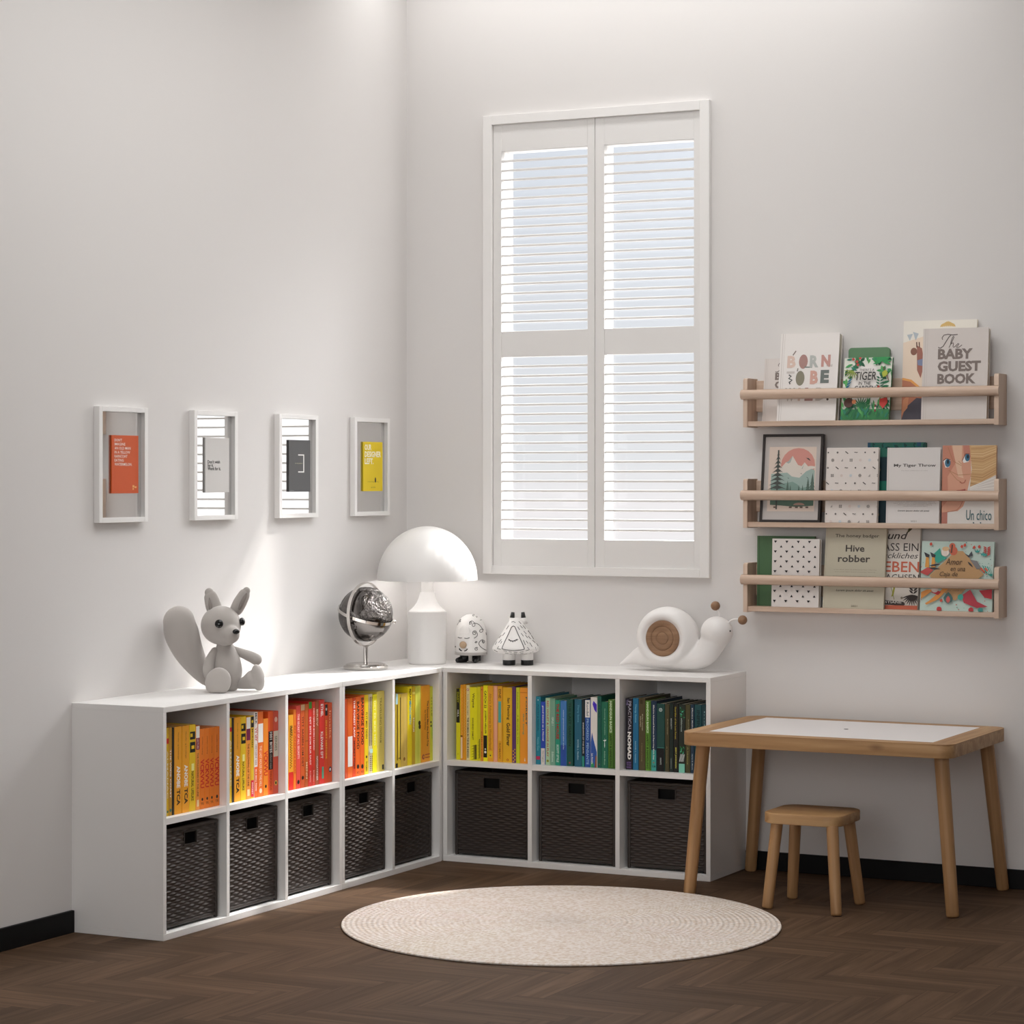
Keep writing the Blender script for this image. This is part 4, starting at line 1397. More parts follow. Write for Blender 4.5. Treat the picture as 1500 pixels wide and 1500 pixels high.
kx = .00277 * 1.0                             # metres per pixel sideways along the wall, about
pz = 9.0 / F
m = MB()
m.tube([sn(907, 973.5), sn(915, 970), sn(926, 965), sn(940, 961), sn(965, 961), sn(1000, 964.5), sn(1020, 964), sn(1034, 957), sn(1041, 946), sn(1047, 935), sn(1049, 926)],
       [.003, .010, .020, .036, .043, .039, .040, .043, .045, .048, .050], 32, sub=6, round_ends=True)
m.v = [Vector((p.x, p.y, max(p.z, .0005))) for p in m.v]
m.ellipsoid(sn(1050, 926), .0575, .0560, .0560)
Msh = Matrix.Translation(sn(978.5, 933.5)) @ Matrix.Rotation(PI / 2, 4, 'X') @ Matrix.Diagonal((1.06, 1, 1, 1))
shell = [(0, .046), (.062, .046), (.068, .051), (.074, .0555), (.081, .0555), (.090, .050), (.098, .040), (.1045, .026), (.1085, .012), (.1095, 0)]
m.lathe([(r, -z) for r, z in shell] + [(r, z) for r, z in shell[-2::-1]], 96, 0, Msh)
o = m.build('snail_body', M_SNAIL, t)
remesh(o, .0034, 16)
disc = [(r, z + .0165) for r, z in [(0, .0355), (.0195, .0355), (.0212, .0345), (.0218, .0325), (.0226, .0345), (.0245, .0362), (.0395, .0362), (.0415, .035), (.0422, .0330), (.0430, .035), (.0450, .0370), (.0600, .0370), (.0635, .0345), (.0645, .029), (.0645, .020), (0, .020)]]
Md = Matrix.Translation(sn(978.5, 934.0)) @ Matrix.Rotation(PI / 2, 4, 'X')
MB().lathe(disc, 96, 0, Md).build('wooden_spiral_disc', M_BEECH, t)
for pts, ball_ in (([(1053.5, 906), (1053.6, 898), (1051, 893), (1048, 889)], (1048, 887.5)), ([(1067, 913), (1070, 909.5), (1076, 907.2), (1083, 907.4)], (1087.7, 908.2))):
    an_ = MB().tube([sn(u, v) for u, v in pts], .0034, 14, sub=5).build('antenna', M_SNAIL, t)
    MB().ellipsoid(sn(*ball_), .0166, .0166, .0166).build('antenna_ball', M_BEECH, an_)
MB().ellipsoid(sn(1050, 926) + Vector((.0548, -.012, .006)), .0032, .0032, .0032).build('eye', M_BLACKGLOSS, t)

# ================================================================== FRAMES ON THE LEFT WALL
backm = bpy.data.materials.new('glossy_backing')
backm.use_nodes = True
nt = backm.node_tree
nt.nodes.remove(nt.nodes['Principled BSDF'])
df, gs, mxs = (nt.nodes.new('ShaderNode' + k) for k in ('BsdfDiffuse', 'BsdfGlossy', 'MixShader'))
df.inputs['Color'].default_value = lin('#8f8b88')
gs.inputs['Roughness'].default_value = .012
gs.inputs['Color'].default_value = (.9, .9, .9, 1)
mxs.inputs[0].default_value = .70
nt.links.new(df.outputs[0], mxs.inputs[1])
nt.links.new(gs.outputs[0], mxs.inputs[2])
nt.links.new(mxs.outputs[0], nt.nodes['Material Output'].inputs['Surface'])
FW_, FZ0, FZ1, FD_ = .2585, 1.247, 1.6085, .022


def wall_frame(y0, label, cardcol, draw, cardmat=None):
    c = Vector((0, y0 + FW_ / 2, FZ0))
    t = thing('framed_card', label, 'picture frame', c, group='white shadow frames in a row')
    hw, h, b = FW_ / 2, FZ1 - FZ0, .0175
    f = MB()
    f.box(.0006, -hw, 0, FD_, -hw + b, h, .0008).box(.0006, hw - b, 0, FD_, hw, h, .0008)
    f.box(.0006, -hw + b, 0, FD_, hw - b, b - .002, .0006).box(.0006, -hw + b, h - b + .002, FD_, hw - b, h, .0006)
    f.build('frame', M_TRIM, t)
    MB().box(.0008, -hw + b, b - .002, .0065, hw - b, h - b + .002).build('glass_backing', backm, t)
    y0c, y1c, z0c, z1c = .077 - hw, .219 - hw, 1.338 - FZ0, 1.520 - FZ0
    cd_ = MB().box(.0072, y0c, z0c, .0125, y1c, z1c, .0005).build('card', mat(cardcol, .6), t)
    k = Ink(y1c - y0c, z1c - z0c, (.0125, y0c, z0c), (0, 1, 0), (0, 0, 1), (1, 0, 0))
    draw(k)
    k.build('card_lettering', cd_)


def d1(k):
    for i, (s, w) in enumerate((("DON'T", .28), ('IMAGINE', .40), ('AN OLD MAN', .60), ('IN A YELLOW', .58), ('RAINCOAT', .48), ('EATING', .34), ('WATERMELON.', .65))):
        y = .893 - .0695 * i
        k.text(s, .10, y, .10 + w, y + .048, '#f3e6da', .008)
    for x0, y0, x1, y1 in ((.77, .10, .84, .14), (.77, .06, .82, .09), (.85, .09, .92, .12)): k.rect(x0, y0, x1, y1, '#e9a860')


def d2(k):
    for i, (s, w) in enumerate((("Don't wish", .52), ('for it.', .24), ('Work for it.', .55))):
        y = .53 - .062 * i
        k.text(s, .09, y, .09 + w, y + (.062 if i != 1 else .056), '#141312', .022)


def d3(k):
    c = '#e8e6e2'
    k.rect(.66, .38, .70, .72, c)
    k.rect(.42, .70, .70, .722, c)
    k.rect(.42, .372, .70, .395, c)
    k.text('in brackets', .28, .543, .62, .557, '#c9c19a')
    k.text('print', .05, .012, .22, .03, '#a9a7a4')


def d4(k):
    for i, (s, w) in enumerate((('OUR', .34), ('DESIGNER', .84), ('LEFT.', .45))):
        y = .832 - .142 * i
        k.text(s, .07, y, .07 + w, y + .118, '#f7f3da', .03)
    k.text('left the building on monday', .22, .178, .80, .198, '#4a4212')
    k.circ(.62, .225, .035, '#141312', ry=.07)
    k.text('say hello', .38, .055, .62, .095, '#8f8020')


wall_frame(-1.976, 'white shadow frame with orange card of white capitals', '#c94e02', d1)
wall_frame(-1.457, 'white shadow frame with white card of black text, reflecting louvres', '#c9c6c3', d2)
wall_frame(-.937, 'white shadow frame with charcoal card and white bracket', '#4a494a', d3)
wall_frame(-.424, 'white shadow frame with yellow card, nearest the corner', '#e3c615', d4)

# ================================================================== WALL SHELVES
SXL, SXR, SD = 1.410, 2.3245, .100


def wall_shelf(z0, label):
    t = thing('wall_shelf', label, 'shelf', ((SXL + SXR) / 2, 0, z0), group='pine picture shelves on the wall')
    cx = (SXL + SXR) / 2
    hh = .172
    for s in (-1, 1):
        x0 = SXL - cx if s < 0 else SXR - cx - .0155
        poly = [(-.001, 0), (-SD, 0), (-SD, hh - .009), (-SD + .003, hh - .003), (-SD + .009, hh), (-.001, hh)]
        M = Matrix(((0, 0, 1, 0), (1, 0, 0, 0), (0, 1, 0, 0), (0, 0, 0, 1)))
        auto_smooth(MB().prism(poly, x0, x0 + .0155, 0, M, True).build('end_panel', M_PINE_Z, t), 30)
    xl, xr = SXL - cx + .0155, SXR - cx - .0155
    MB().box(xl, -SD + .004, .003, xr, -.001, .0205, .0015).build('base_board', M_PINE_X, t)
    MB().box(xl, -.0145, .056, xr, -.001, .166, .0015).build('back_rail', M_PINE_X, t)
    pr = [(-SD - .001, .097)]
    for i in range(13):
        a = -PI / 2 + PI * i / 12
        pr.append((-SD - .001 - .0165 * math.cos(a) * .95, .1145 + .0170 * math.sin(a)))
    pr.append((-SD - .001, .132))
    M = Matrix(((0, 0, 1, 0), (1, 0, 0, 0), (0, 1, 0, 0), (0, 0, 0, 1)))
    auto_smooth(MB().prism(pr, SXL - cx - .006, SXR - cx + .003, 0, M, True).build('front_rail', M_PINE_X, t), 40)
    return z0 + .0210


Z1 = wall_shelf(1.5645, 'topmost of three pine wall shelves, holding the baby guest book')
Z2 = wall_shelf(1.2115, 'middle pine wall shelf, holding the framed mountain print')
Z3 = wall_shelf(.9160, 'lowest pine wall shelf, holding the honey badger book')


# ------------------------------------------------------------------ books standing face out
def face_book(uL, uR, uT, vT, zs, yb, th, col, label, draw=None, group=None, pagecol=None, tilt=None, h=None, name='picture_book', rnd=0.):
    """uL, uR: lower corners; (uT, vT): upper left corner of the front cover in photograph pixels."""
    x0, x1 = at(uL, 700, 1, yb).x, at(uR, 700, 1, yb).x
    if h is None:
        a, b = at(uT, vT, 1, yb), at(uT, vT, 1, yb + .1)
        yt = yb + .1 * (x0 - a.x) / (b.x - a.x)
        yt = min(max(yt, yb), -th - .005)
        p = at(uT, vT, 1, yt)
        h = math.hypot(p.z - zs, yt - yb)
        ang = math.atan2(yt - yb, p.z - zs)
        if tilt is not None:
            ang = tilt
    else:
        ang = tilt
    w = x1 - x0
    t = thing(name, label, 'book', (x0, yb, zs), (-ang, 0, 0), group or 'face-out picture books on the wall shelves')
    c = .0022
    U = [(0, 0), (w, 0), (w, c), (c, c), (c, th - c), (w, th - c), (w, th), (0, th)]
    if rnd:
        bm = slab(rrect(0, 0, w, h, rnd), 0, th, .0008)
        m = MB()
        m.from_bm(bm, 0, False, Matrix(((1, 0, 0, 0), (0, 0, 1, 0), (0, 1, 0, 0), (0, 0, 0, 1))))
        m.f = [f[::-1] for f in m.f]
        cv = m.build('cover', mat(col, .5), t)
    else:
        cv = MB().prism(U, 0, h).build('cover', mat(col, .5), t)
        MB().box(c, c, .003, w - .003, th - c, h - .003).build('page_block', mat(pagecol, .8) if pagecol else M_PAGE, t)
    if draw:
        k = Ink(w, h)
        draw(k)
        k.build('cover_print', cv)
    return t


WH = '#e6e1dd'
TAU = '#7d716b'


def hinge(k, c='#cfc8c3'):
    k.rect(.030, 0, .042, 1, c)
    k.rect(.066, 0, .072, 1, c)


def guest(k):
    hinge(k, '#c9c1bb')
    # "The" in a copperplate hand
    S = '#5f554f'
    k.line([(.24, .795), (.245, .785), (.27, .782), (.31, .80), (.36, .86), (.40, .905), (.425, .922)], .014, S)
    k.line([(.30, .875), (.29, .895), (.32, .925), (.38, .932), (.45, .924), (.53, .928)], .013, S)
    k.line([(.40, .785), (.44, .84), (.475, .900), (.468, .912), (.45, .895), (.43, .85), (.42, .81), (.44, .83), (.466, .838), (.468, .825), (.462, .795), (.475, .787), (.50, .80)], .011, S)
    k.line([(.50, .80), (.54, .83), (.555, .825), (.53, .80), (.51, .79), (.525, .782), (.56, .79), (.60, .812)], .011, S)
    for s, y, x1 in (('BABY', .658, .765), ('GUEST', .522, .895), ('BOOK', .385, .82)):
        k.text(s, .235, y, x1, y + .115, TAU, .045)
    k.text('Lorem ipsum dolor sit amet consectetur', .22, .350, .895, .366, '#a39a94')


def born(k):
    hinge(k)
    cs = {'p': '#d9bfb2', 'r': '#a9837c', 'g': '#b5b8b4', 'm': '#c2938a', 'o': '#86816f', 'd': '#6f7672', 's': '#cfa395'}
    k.text('B', .13, .605, .275, .745, cs['p'], .05)
    k.line([(.22, .75), (.26, .79), (.27, .80)], .02, '#8a7d76')
    k.circ(.405, .675, .075, cs['r'], ry=.118)
    k.line([(.43, .612), (.56, .608)], .02, '#7d8480')
    k.text('R', .515, .605, .665, .745, cs['g'], .05)
    k.text('N', .71, .610, .865, .748, cs['m'], .06)
    k.text('wild', .80, .612, .90, .640, '#a79d97')
    k.rect(.13, .54, .265, .565, '#c9c2bd')
    k.line([(.17, .525), (.21, .51), (.17, .485), (.23, .465), (.18, .44), (.20, .42)], .022, '#3f4340')
    k.circ(.365, .485, .075, cs['o'], ry=.122)
    k.line([(.31, .565), (.32, .60)], .018, '#8a857c')
    k.text('B', .535, .415, .67, .57, cs['s'], .05)
    k.text('E', .71, .425, .855, .575, cs['d'], .06)
    for i, (s, x0, x1, c) in enumerate((('W', .12, .29, '#b9b3a7'), ('I', .345, .385, '#cdb7aa'), ('L', .46, .60, cs['r']), ('D', .645, .80, '#bdb4ad'), ('.', .83, .87, '#4c403b'))):
        k.text(s, x0, .225, x1, .375 if s != '.' else .255, c, .05)


def tiger(k):
    k.rect(0, 0, 1, 1, '#dcdfd2')
    k.circ(.48, .55, .36, '#e6e1dc', ry=.44)
    r = random.Random(4)
    G = ['#2f7d4a', '#3a9150', '#1f6b45', '#58a65a', '#257a63', '#1b5a3c']
    for i in range(150):
        a = r.uniform(0, 360)
        q = r.uniform(.46, .72)
        x, y = .5 + q * math.cos(math.radians(a)) * .92, .5 + q * math.sin(math.radians(a)) * 1.0
        if -.05 < x < 1.05 and -.05 < y < 1.05: k.leaf(x, y, a + 180 + r.uniform(-75, 75), r.uniform(.10, .2), r.uniform(.04, .075), r.choice(G))
    k.rect(0, 0, 1, .17, '#2f7a46')
    for i in range(60): k.leaf(r.uniform(0, 1), r.uniform(0, .24), r.uniform(50, 130), r.uniform(.12, .24), r.uniform(.03, .06), r.choice(G))
    for a in range(10, 180, 17): k.leaf(.42, .20, a, .22, .028, '#1f6b3f')
    for a in range(-20, 220, 24): k.leaf(.80, .93, a, .2, .05, '#2f9150')
    for a in range(180, 330, 22): k.leaf(.20, .79, a, .2, .022, '#86973a')
    for i in range(4):
        k.leaf(.05 + .02 * i, .45 + .05 * i, 40, .12, .04, '#2a6f86')
        k.leaf(.78, .52 + .045 * i, 30, .10, .035, '#2d6a4c')
        k.leaf(.78, .52 + .045 * i, 150, .09, .035, '#2d6a4c')
    k.line([(.83, .84), (.90, .74), (.96, .62)], .018, '#6b4a3a')
    k.leaf(.9, .79, 250, .16, .12, '#a9b23c')
    k.circ(.16, .27, .10, '#5a3d35')
    k.circ(.27, .285, .045, '#d98a5c')
    k.poly([(.80, .33), (.95, .35), (.97, .27), (.88, .17), (.80, .24)], '#c43c35')
    for i in range(4): k.circ(.72, .26 - .04 * i, .022, '#7c3038' if i % 2 else '#e9cfc4')
    for x, y in ((.20, .97), (.28, .93), (.34, .985), (.30, .88)): k.circ(x, y, .028, '#b8433c')
    k.circ(.76, .52, .028, '#a8392f')
    D = '#2b2724'
    k.text("THERE'S A", .34, .775, .65, .815, D, .0, 0, .1)
    k.text('TIGER', .26, .63, .70, .765, D, .012, 0, .12)
    k.text('IN THE', .34, .555, .59, .605, D, .01, 0, .1)
    k.text('GARDEN', .26, .455, .70, .54, D, .01, 0, .15)


def giraffe(k):
    k.rect(0, 0, 1, 1, '#e6d3bf')
    k.poly([(0, .78), (.55, .9), (1, .86), (1, 1), (0, 1)], '#e9e4da')
    for i in range(8): k.leaf(.5 + .03 * i, .93, 40 + 14 * i, .08, .03, '#d3b271')
    for i, x in enumerate((.05, .13)):
        k.poly([(x, .86 + .03 * i), (x + .08, .87), (x + .04, .80)], '#b4bdc4')
    k.poly([(0, .42), (.12, .40), (.30, .29), (.6, .25), (.6, 0), (0, 0)], '#b3745a')
    k.line([(0, .415), (.12, .395), (.30, .285), (.5, .26)], .03, '#e3a35a')
    k.poly([(.05, .12), (.2, .22), (.5, .2), (.5, 0), (0, 0)], '#4d4a55')
    k.poly([(.02, .2), (.10, .26), (.08, .12), (.0, .05)], '#c98b67')
    k.circ(.15, .69, .045, '#8a5f4e', ry=.05)
    k.poly([(.19, .75), (.26, .72), (.30, .56), (.25, .42), (.20, .5)], '#a06a5c')
    for x in (.19, .225): k.line([(x, .73), (x - .005, .785)], .014, '#5b3d33')
    k.poly([(.20, .60), (.30, .62), (.30, .54), (.21, .55)], '#7c86a3')


def triangles(k):
    for i in range(14):
        for j in range(4):
            x = .07 + j * .24 + (.12 if i % 2 else 0)
            y = .955 - i * .0725
            if x > .97 or y < .02: continue
            s = .028
            if i % 2: k.poly([(x - s, y - .012), (x + s, y - .012), (x, y + .022)], '#17151a')
            else: k.poly([(x - s * 1.2, y + .016), (x + s * 1.2, y + .016), (x + .006 * (j % 3 - 1), y - .020)], '#17151a')


def confetti(k):
    r = random.Random(9)
    D = '#4a4745'
    for i in range(10):
        y = .935 - i * .1025
        if i % 2 == 0:
            for j in range(6):
                x = .03 + j * .178
                q = (i // 2 + j) % 4
                if q == 0: k.circ(x, y, .014, D)
                elif q == 1: k.circ(x, y, .018, '#77726f')
                elif q == 2: k.line([(x - .025, y + .014), (x, y), (x + .03, y - .016)], .016, D)
                else: k.line([(x - .03, y), (x - .01, y + .004), (x + .01, y - .002), (x + .035, y + .002)], .012, '#5b5754')
        else:
            for j in range(6):
                x = .12 + j * .178
                q = (j + i) % 5
                if q == 1: k.circ(x, y, .030, '#9a948f')
                elif q == 2: k.poly([(x - .02, y - .016), (x + .02, y - .016), (x + .02, y + .018)], '#a8a29d')
                elif q == 3:
                    for a in (-.028, .004):
                        for b in (-.018, .003): k.rect(x + a, y + b, x + a + .024, y + b + .015, '#8f8a86')
                elif q == 4: k.circ(x, y, .026, '#d9cac3')
                else: k.circ(x, y, .026, '#c7cfd4')


def throw(k):
    k.rect(.025, 0, .035, 1, '#cdc7c3')
    k.text('My Tiger Throw', .13, .735, .92, .785, '#55504d', .022)
    k.text('the first collection of tales', .27, .69, .77, .703, '#b3ada8')
    for i, (a, b) in enumerate(((.18, .92), (.14, .94), (.22, .86), (.32, .78))):
        k.text('lorem ipsum dolor sit amet consectetur adipiscing', a, .275 - i * .019, b, .287 - i * .019, '#8d8783')
    k.text('Lorem ipsum dolor sit amet', .22, .148, .82, .176, '#4a4644', .01, 0, .35)
    k.text('2021', .47, .016, .58, .036, '#8d8783', .01)


def badger(k):
    D = '#48423e'
    k.rect(.022, 0, .028, 1, '#b5ad98')
    k.text('The honey badger', .16, .835, .88, .885, D, .008)
    k.text('Hive', .34, .675, .65, .755, D, .02)
    k.text('robber', .22, .550, .75, .635, D, .02)
    for i, (a, b) in enumerate(((.16, .86), (.18, .84), (.15, .86), (.17, .85), (.27, .73))):
        k.text('lorem ipsum dolor sit amet consectetur adipiscing', a, .455 - i * .028 - (.02 if i > 1 else 0), b, .466 - i * .028 - (.02 if i > 1 else 0), '#8b8373')
    k.text('Lorem ipsum dolor sit amet', .21, .195, .83, .228, D, .01, 0, .35)
    k.text('2021', .47, .02, .57, .042, '#7d7566', .01)


def leben(k):
    D = '#3a3230'
    k.text('Hund', .10, .80, .74, .885, D, .01, 0, .3)
    k.text('DASS EIN', .06, .665, .97, .755, D, .0)
    k.text('gluckliches', .06, .560, .97, .645, D, .0, 0, .3)
    k.text('LEBEN', .10, .425, 1.0, .545, '#c8684e', .012)
    k.text('WACHSEN', .10, .330, 1.0, .400, D, .0)
    k.leaf(.86, .985, 235, .26, .07, '#4b4a2c')
    k.leaf(.2, .99, 250, .2, .06, '#4b4a2c')
    k.line([(.50, .11), (.46, .19), (.42, .25)], .012, '#8a8a3c')
    for i in range(4):
        k.leaf(.44 + .01 * i, .14 + .03 * i, 60, .1, .035, '#a3a242')
        k.leaf(.90, .18 + .03 * i, 40, .12, .04, D)
        k.leaf(.90, .18 + .03 * i, 140, .12, .04, D)
    for a in range(200, 345, 14): k.leaf(.88, .17, a, .24, .03, D if a % 28 else '#8a857c')
    k.circ(.66, .13, .025, '#8f8574')
    k.poly([(.02, .115), (.70, .085), (.74, .06), (.70, .04), (.02, .060)], D)
    k.text('CHRISTIANE', .06, .066, .66, .094, '#e6e0d8', .015)
    k.rect(0, 0, 1, .045, '#c8684e')


def amor(k):
    k.rect(0, 0, 1, 1, '#bfd2c9')
    r = random.Random(12)
    for i in range(120): k.circ(r.random(), r.random(), r.uniform(.003, .008), r.choice(['#6f8f8a', '#c96a5a', '#5b9c94']))
    k.poly([(.48, .86), (.58, .86), (.88, .53), (.62, .30), (.50, .15), (.44, .17), (.12, .50)], '#bb9468')
    # guitar, teal jumper, boots, hat and birds round the box
    k.circ(.45, .86, .055, '#c8684e', ry=.06)
    k.circ(.43, .93, .042, '#c8684e')
    k.line([(.43, .95), (.42, .83)], .02, '#5d3d34')
    k.poly([(.18, .82), (.26, .90), (.28, .80), (.36, .76), (.24, .68), (.19, .72)], '#3aa18d')
    k.circ(.335, .84, .055, '#e3d6cb')
    k.circ(.34, .89, .05, '#d8b48a', ry=.03)
    for x in (.06, .145):
        k.poly([(x, .62), (x + .06, .62), (x + .045, .78), (x + .01, .78)], '#d99a4a')
        k.poly([(x - .02, .84), (x + .06, .80), (x + .05, .76), (x + .005, .77)], '#3b3a40')
    k.leaf(.12, .64, 10, .16, .03, '#3b3a40')
    k.leaf(.10, .61, -4, .18, .03, '#3b3a40')
    k.poly([(.0, .56), (.1, .62), (.18, .58), (.10, .50), (.0, .54)], '#c0514f')
    k.poly([(.60, .83), (.66, .80), (.70, .86), (.72, .80), (.66, .77)], '#44464c')
    k.poly([(.68, .74), (.78, .72), (.84, .62), (.78, .60)], '#7d7b7c')
    k.leaf(.65, .71, -45, .11, .025, '#3b3a40')
    k.poly([(.85, .66), (.95, .64), (1, .52), (.98, .50), (.90, .56)], '#2f8f83')
    for i in range(3): k.line([(.87 + .03 * i, .66), (.94 + .02 * i, .54)], .008, '#d5e2da')
    for i in range(5): k.circ(.84 + .02 * i, .61 - .02 * (i % 3), .015, '#c8593f')
    for i in range(5):
        k.leaf(.91, .80 + .025 * i, 30, .06, .02, '#b9443c')
        k.leaf(.91, .80 + .025 * i, 150, .06, .02, '#b9443c')
    for x, y in ((.78, .84), (.88, .79), (.86, .80)):
        for a in (40, 90, 140): k.leaf(x, y, a, .05, .022, '#3f9a92')
    for x, y in ((.13, .93), (.60, .92), (.73, .89), (.80, .90), (.56, .90), (.30, .12)): k.leaf(x, y, 80, .05, .04, '#c5503f')
    k.poly([(.02, .26), (.10, .30), (.20, .30), (.10, .22), (.02, .16)], '#d9924a')
    k.poly([(.08, .10), (.14, .14), (.34, .33), (.40, .32), (.26, .16), (.10, .08)], '#d9924a')
    k.poly([(.16, .26), (.20, .30), (.30, .27), (.26, .22)], '#b9353f')
    k.circ(.21, .31, .05, '#d8cfc8')
    k.leaf(.40, .10, 90, .16, .13, '#4a6b6a')
    k.leaf(.40, .11, 90, .10, .06, '#c9605a')
    k.poly([(.58, .22), (.70, .31), (.80, .14), (.95, .07), (.80, .05), (.62, .12)], '#b03a48')
    k.poly([(.82, .30), (1, .32), (1, .18), (.90, .20)], '#b9353f')
    k.circ(.57, .20, .04, '#45a597')
    for x in (.28, .72, .85): k.circ(x, .02, .035, '#c0393d' if x != .85 else '#3f8f88')
    D = '#43312a'
    k.text('Amor', .35, .66, .58, .75, D, .0, 0, .25)
    k.text('en una', .42, .57, .62, .62, D, .0, 0, .25)
    k.text('Caja de', .27, .475, .52, .56, D, .0, 0, .25)
    k.text('Carton', .37, .39, .72, .46, D, .0, 0, .25)
    k.text('for children', .39, .285, .60, .30, '#6d4f3c')


def face(k):
    k.rect(0, 0, 1, 1, '#d8d2cc')
    k.poly([(0, .0), (.11, 0), (.11, .17), (0, .25)], '#b07264')
    k.poly([(0, 1), (.52, 1), (.54, .62), (.48, .44), (.45, .32), (.40, .22), (.30, .16), (.0, .14)], '#d39d84')
    k.poly([(.18, 1), (.36, 1), (.36, .70), (.40, .58), (.30, .60), (.24, .78)], '#ddb79c')
    k.poly([(0, 1), (.16, 1), (.25, .78), (.10, .60), (.12, .3), (0, .2)], '#c58670')
    k.poly([(.38, 1), (.54, 1), (.54, .85), (.40, .82)], '#c07e6c')
    k.poly([(.50, 1), (1, 1), (1, .62), (.70, .52), (.52, .47), (.55, .7)], '#c9a273')
    r = random.Random(6)
    for i in range(16):
        y = .985 - .03 * i
        k.line([(.53, y - .02 * (i > 8)), (.75, y + .01 - .004 * i), (1, min(1, y + .06))], .010, r.choice(['#e0c597', '#a77d50', '#d6b585', '#b58a5c']))
    k.poly([(.52, .47), (.70, .52), (1, .62), (1, .42), (.5, .42)], '#cfc8c2')
    for i in range(4): k.line([(.52, .43 + .01 * i), (1, .46 + .045 * i)], .010, '#e6e1da')
    # eyes, nose, mouth, stray hair
    k.poly([(.02, .80), (.08, .83), (.15, .81), (.13, .72), (.06, .715)], '#e9e6e2')
    k.circ(.10, .775, .052, '#3f6f8a', ry=.075)
    k.circ(.105, .79, .022, '#1b2730', ry=.04)
    k.line([(.01, .80), (.07, .835), (.15, .815)], .012, '#6b3f33')
    k.poly([(.37, .81), (.44, .885), (.50, .87), (.49, .79), (.40, .775)], '#e9e6e2')
    k.circ(.465, .845, .045, '#3f6f8a', ry=.07)
    k.circ(.475, .855, .02, '#1b2730', ry=.035)
    k.line([(.37, .80), (.43, .892), (.50, .89)], .012, '#6b3f33')
    k.line([(.33, .535), (.37, .515), (.42, .525), (.44, .56)], .016, '#a8614f')
    k.poly([(.27, .425), (.36, .432), (.44, .445), (.44, .415), (.30, .405)], '#a5564c')
    for P in ([(.1, .98), (.2, .80), (.36, .74)], [(.12, .68), (.3, .62), (.52, .63)], [(.15, .66), (.28, .56), (.36, .53)], [(.30, .80), (.36, .76)]):
        k.line(P, .007, '#a87a4e')
    k.line([(.40, .30), (.35, .22), (.28, .17), (.1, .145)], .008, '#a35f50')
    k.text('Un chico', .46, .045, .93, .175, '#41656a', .004, 0, .05)
    for x in (.60, .73): k.circ(x, .012, .012, '#41656a')


def teal(k):
    k.rect(0, 0, 1, .82, '#1f3a44')
    k.rect(0, .33, 1, .52, '#1f7a66')
    for y in (.66, .10): k.circ(.18, y, .05, '#8a7a3c')
    for y in (.66, .10): k.circ(.18, y, .035, '#1f3a44')
    for i in range(14): k.leaf(.05 + .07 * i, .93, 60 + (i * 47) % 120, .1, .05, '#184f4a' if i % 2 else '#22726a')
    k.rect(.0, .93, .05, 1, '#2a5a78')
    k.rect(.85, .95, .92, 1, '#2a5a78')


# top shelf
face_book(1116.3, 1186, 1120.3, 528, Z1, -.0465, .014, '#d6cec9', 'pale baby guest book, mostly hidden behind the large white alphabet book', guest, tilt=.125, h=.2235)
face_book(1137.4, 1223.6, 1144.6, 489.3, Z1, -.091, .034, WH, 'white hardback with multicoloured letters reading born to be wild', born)
face_book(1240, 1300.5, 1240, 514.6, Z1, -.044, .012, '#5d8560', 'plain green book with rounded corners, peeping out behind the tiger book', tilt=.085, h=.2535, rnd=.012)
face_book(1231.4, 1301.8, 1237.6, 524.7, Z1, -.090, .011, '#2f6b40', 'jungle-leaf tiger book in green, on the topmost wall shelf', tiger)
face_book(1320.2, 1428, 1325, 470.6, Z1, -.046, .012, '#e6dccf', 'tall giraffe picture book standing behind the baby guest book', giraffe)
face_book(1349, 1445, 1352.8, 481.8, Z1, -.091, .026, '#d3cbc6', 'baby guest book with large taupe capitals, fully visible on the topmost shelf', guest)
# middle shelf
face_book(1208.2, 1284.2, 1211.4, 655.9, Z2, -.091, .016, '#dfd7d1', 'white book with tiny grey confetti pattern beside the framed mountain print', confetti)
face_book(1268, 1353, 1271.4, 648.4, Z2, -.045, .016, '#24705f', 'teal book standing behind the tiger throw book', teal)
face_book(1297.5, 1375.4, 1300, 655.9, Z2, -.091, .016, '#dad5d2', 'white book titled my tiger throw on the middle wall shelf', throw)
face_book(1379, 1458, 1381, 652.6, Z2, -.091, .012, '#cfa78d', 'book with a drawn child face and blond hair, middle wall shelf', face)
# lowest shelf
face_book(1108.6, 1192.5, 1109.4, 784.8, Z3, -.050, .016, '#4b6d49', 'plain dark green book behind the triangle-pattern book', lambda k: k.rect(.03, 0, .045, 1, '#3d5c3d'))
face_book(1129.8, 1199, 1131.5, 788.9, Z3, -.091, .022, '#ddd6d1', 'white book patterned with small black triangles', triangles)
face_book(1204.8, 1294, 1210.5, 768, Z3, -.091, .012, '#bdb6a2', 'beige-green honey badger book on the lowest wall shelf', badger)
face_book(1275, 1343.8, 1280.6, 764, Z3, -.066, .014, '#ddd6cd', 'book with black and coral hand lettering, partly behind the honey badger book', leben)
face_book(1347, 1453, 1350.8, 792.5, Z3, -.091, .012, '#bfd2c9', 'colourful book with brown diamond and cartoon figures, lowest wall shelf', amor)

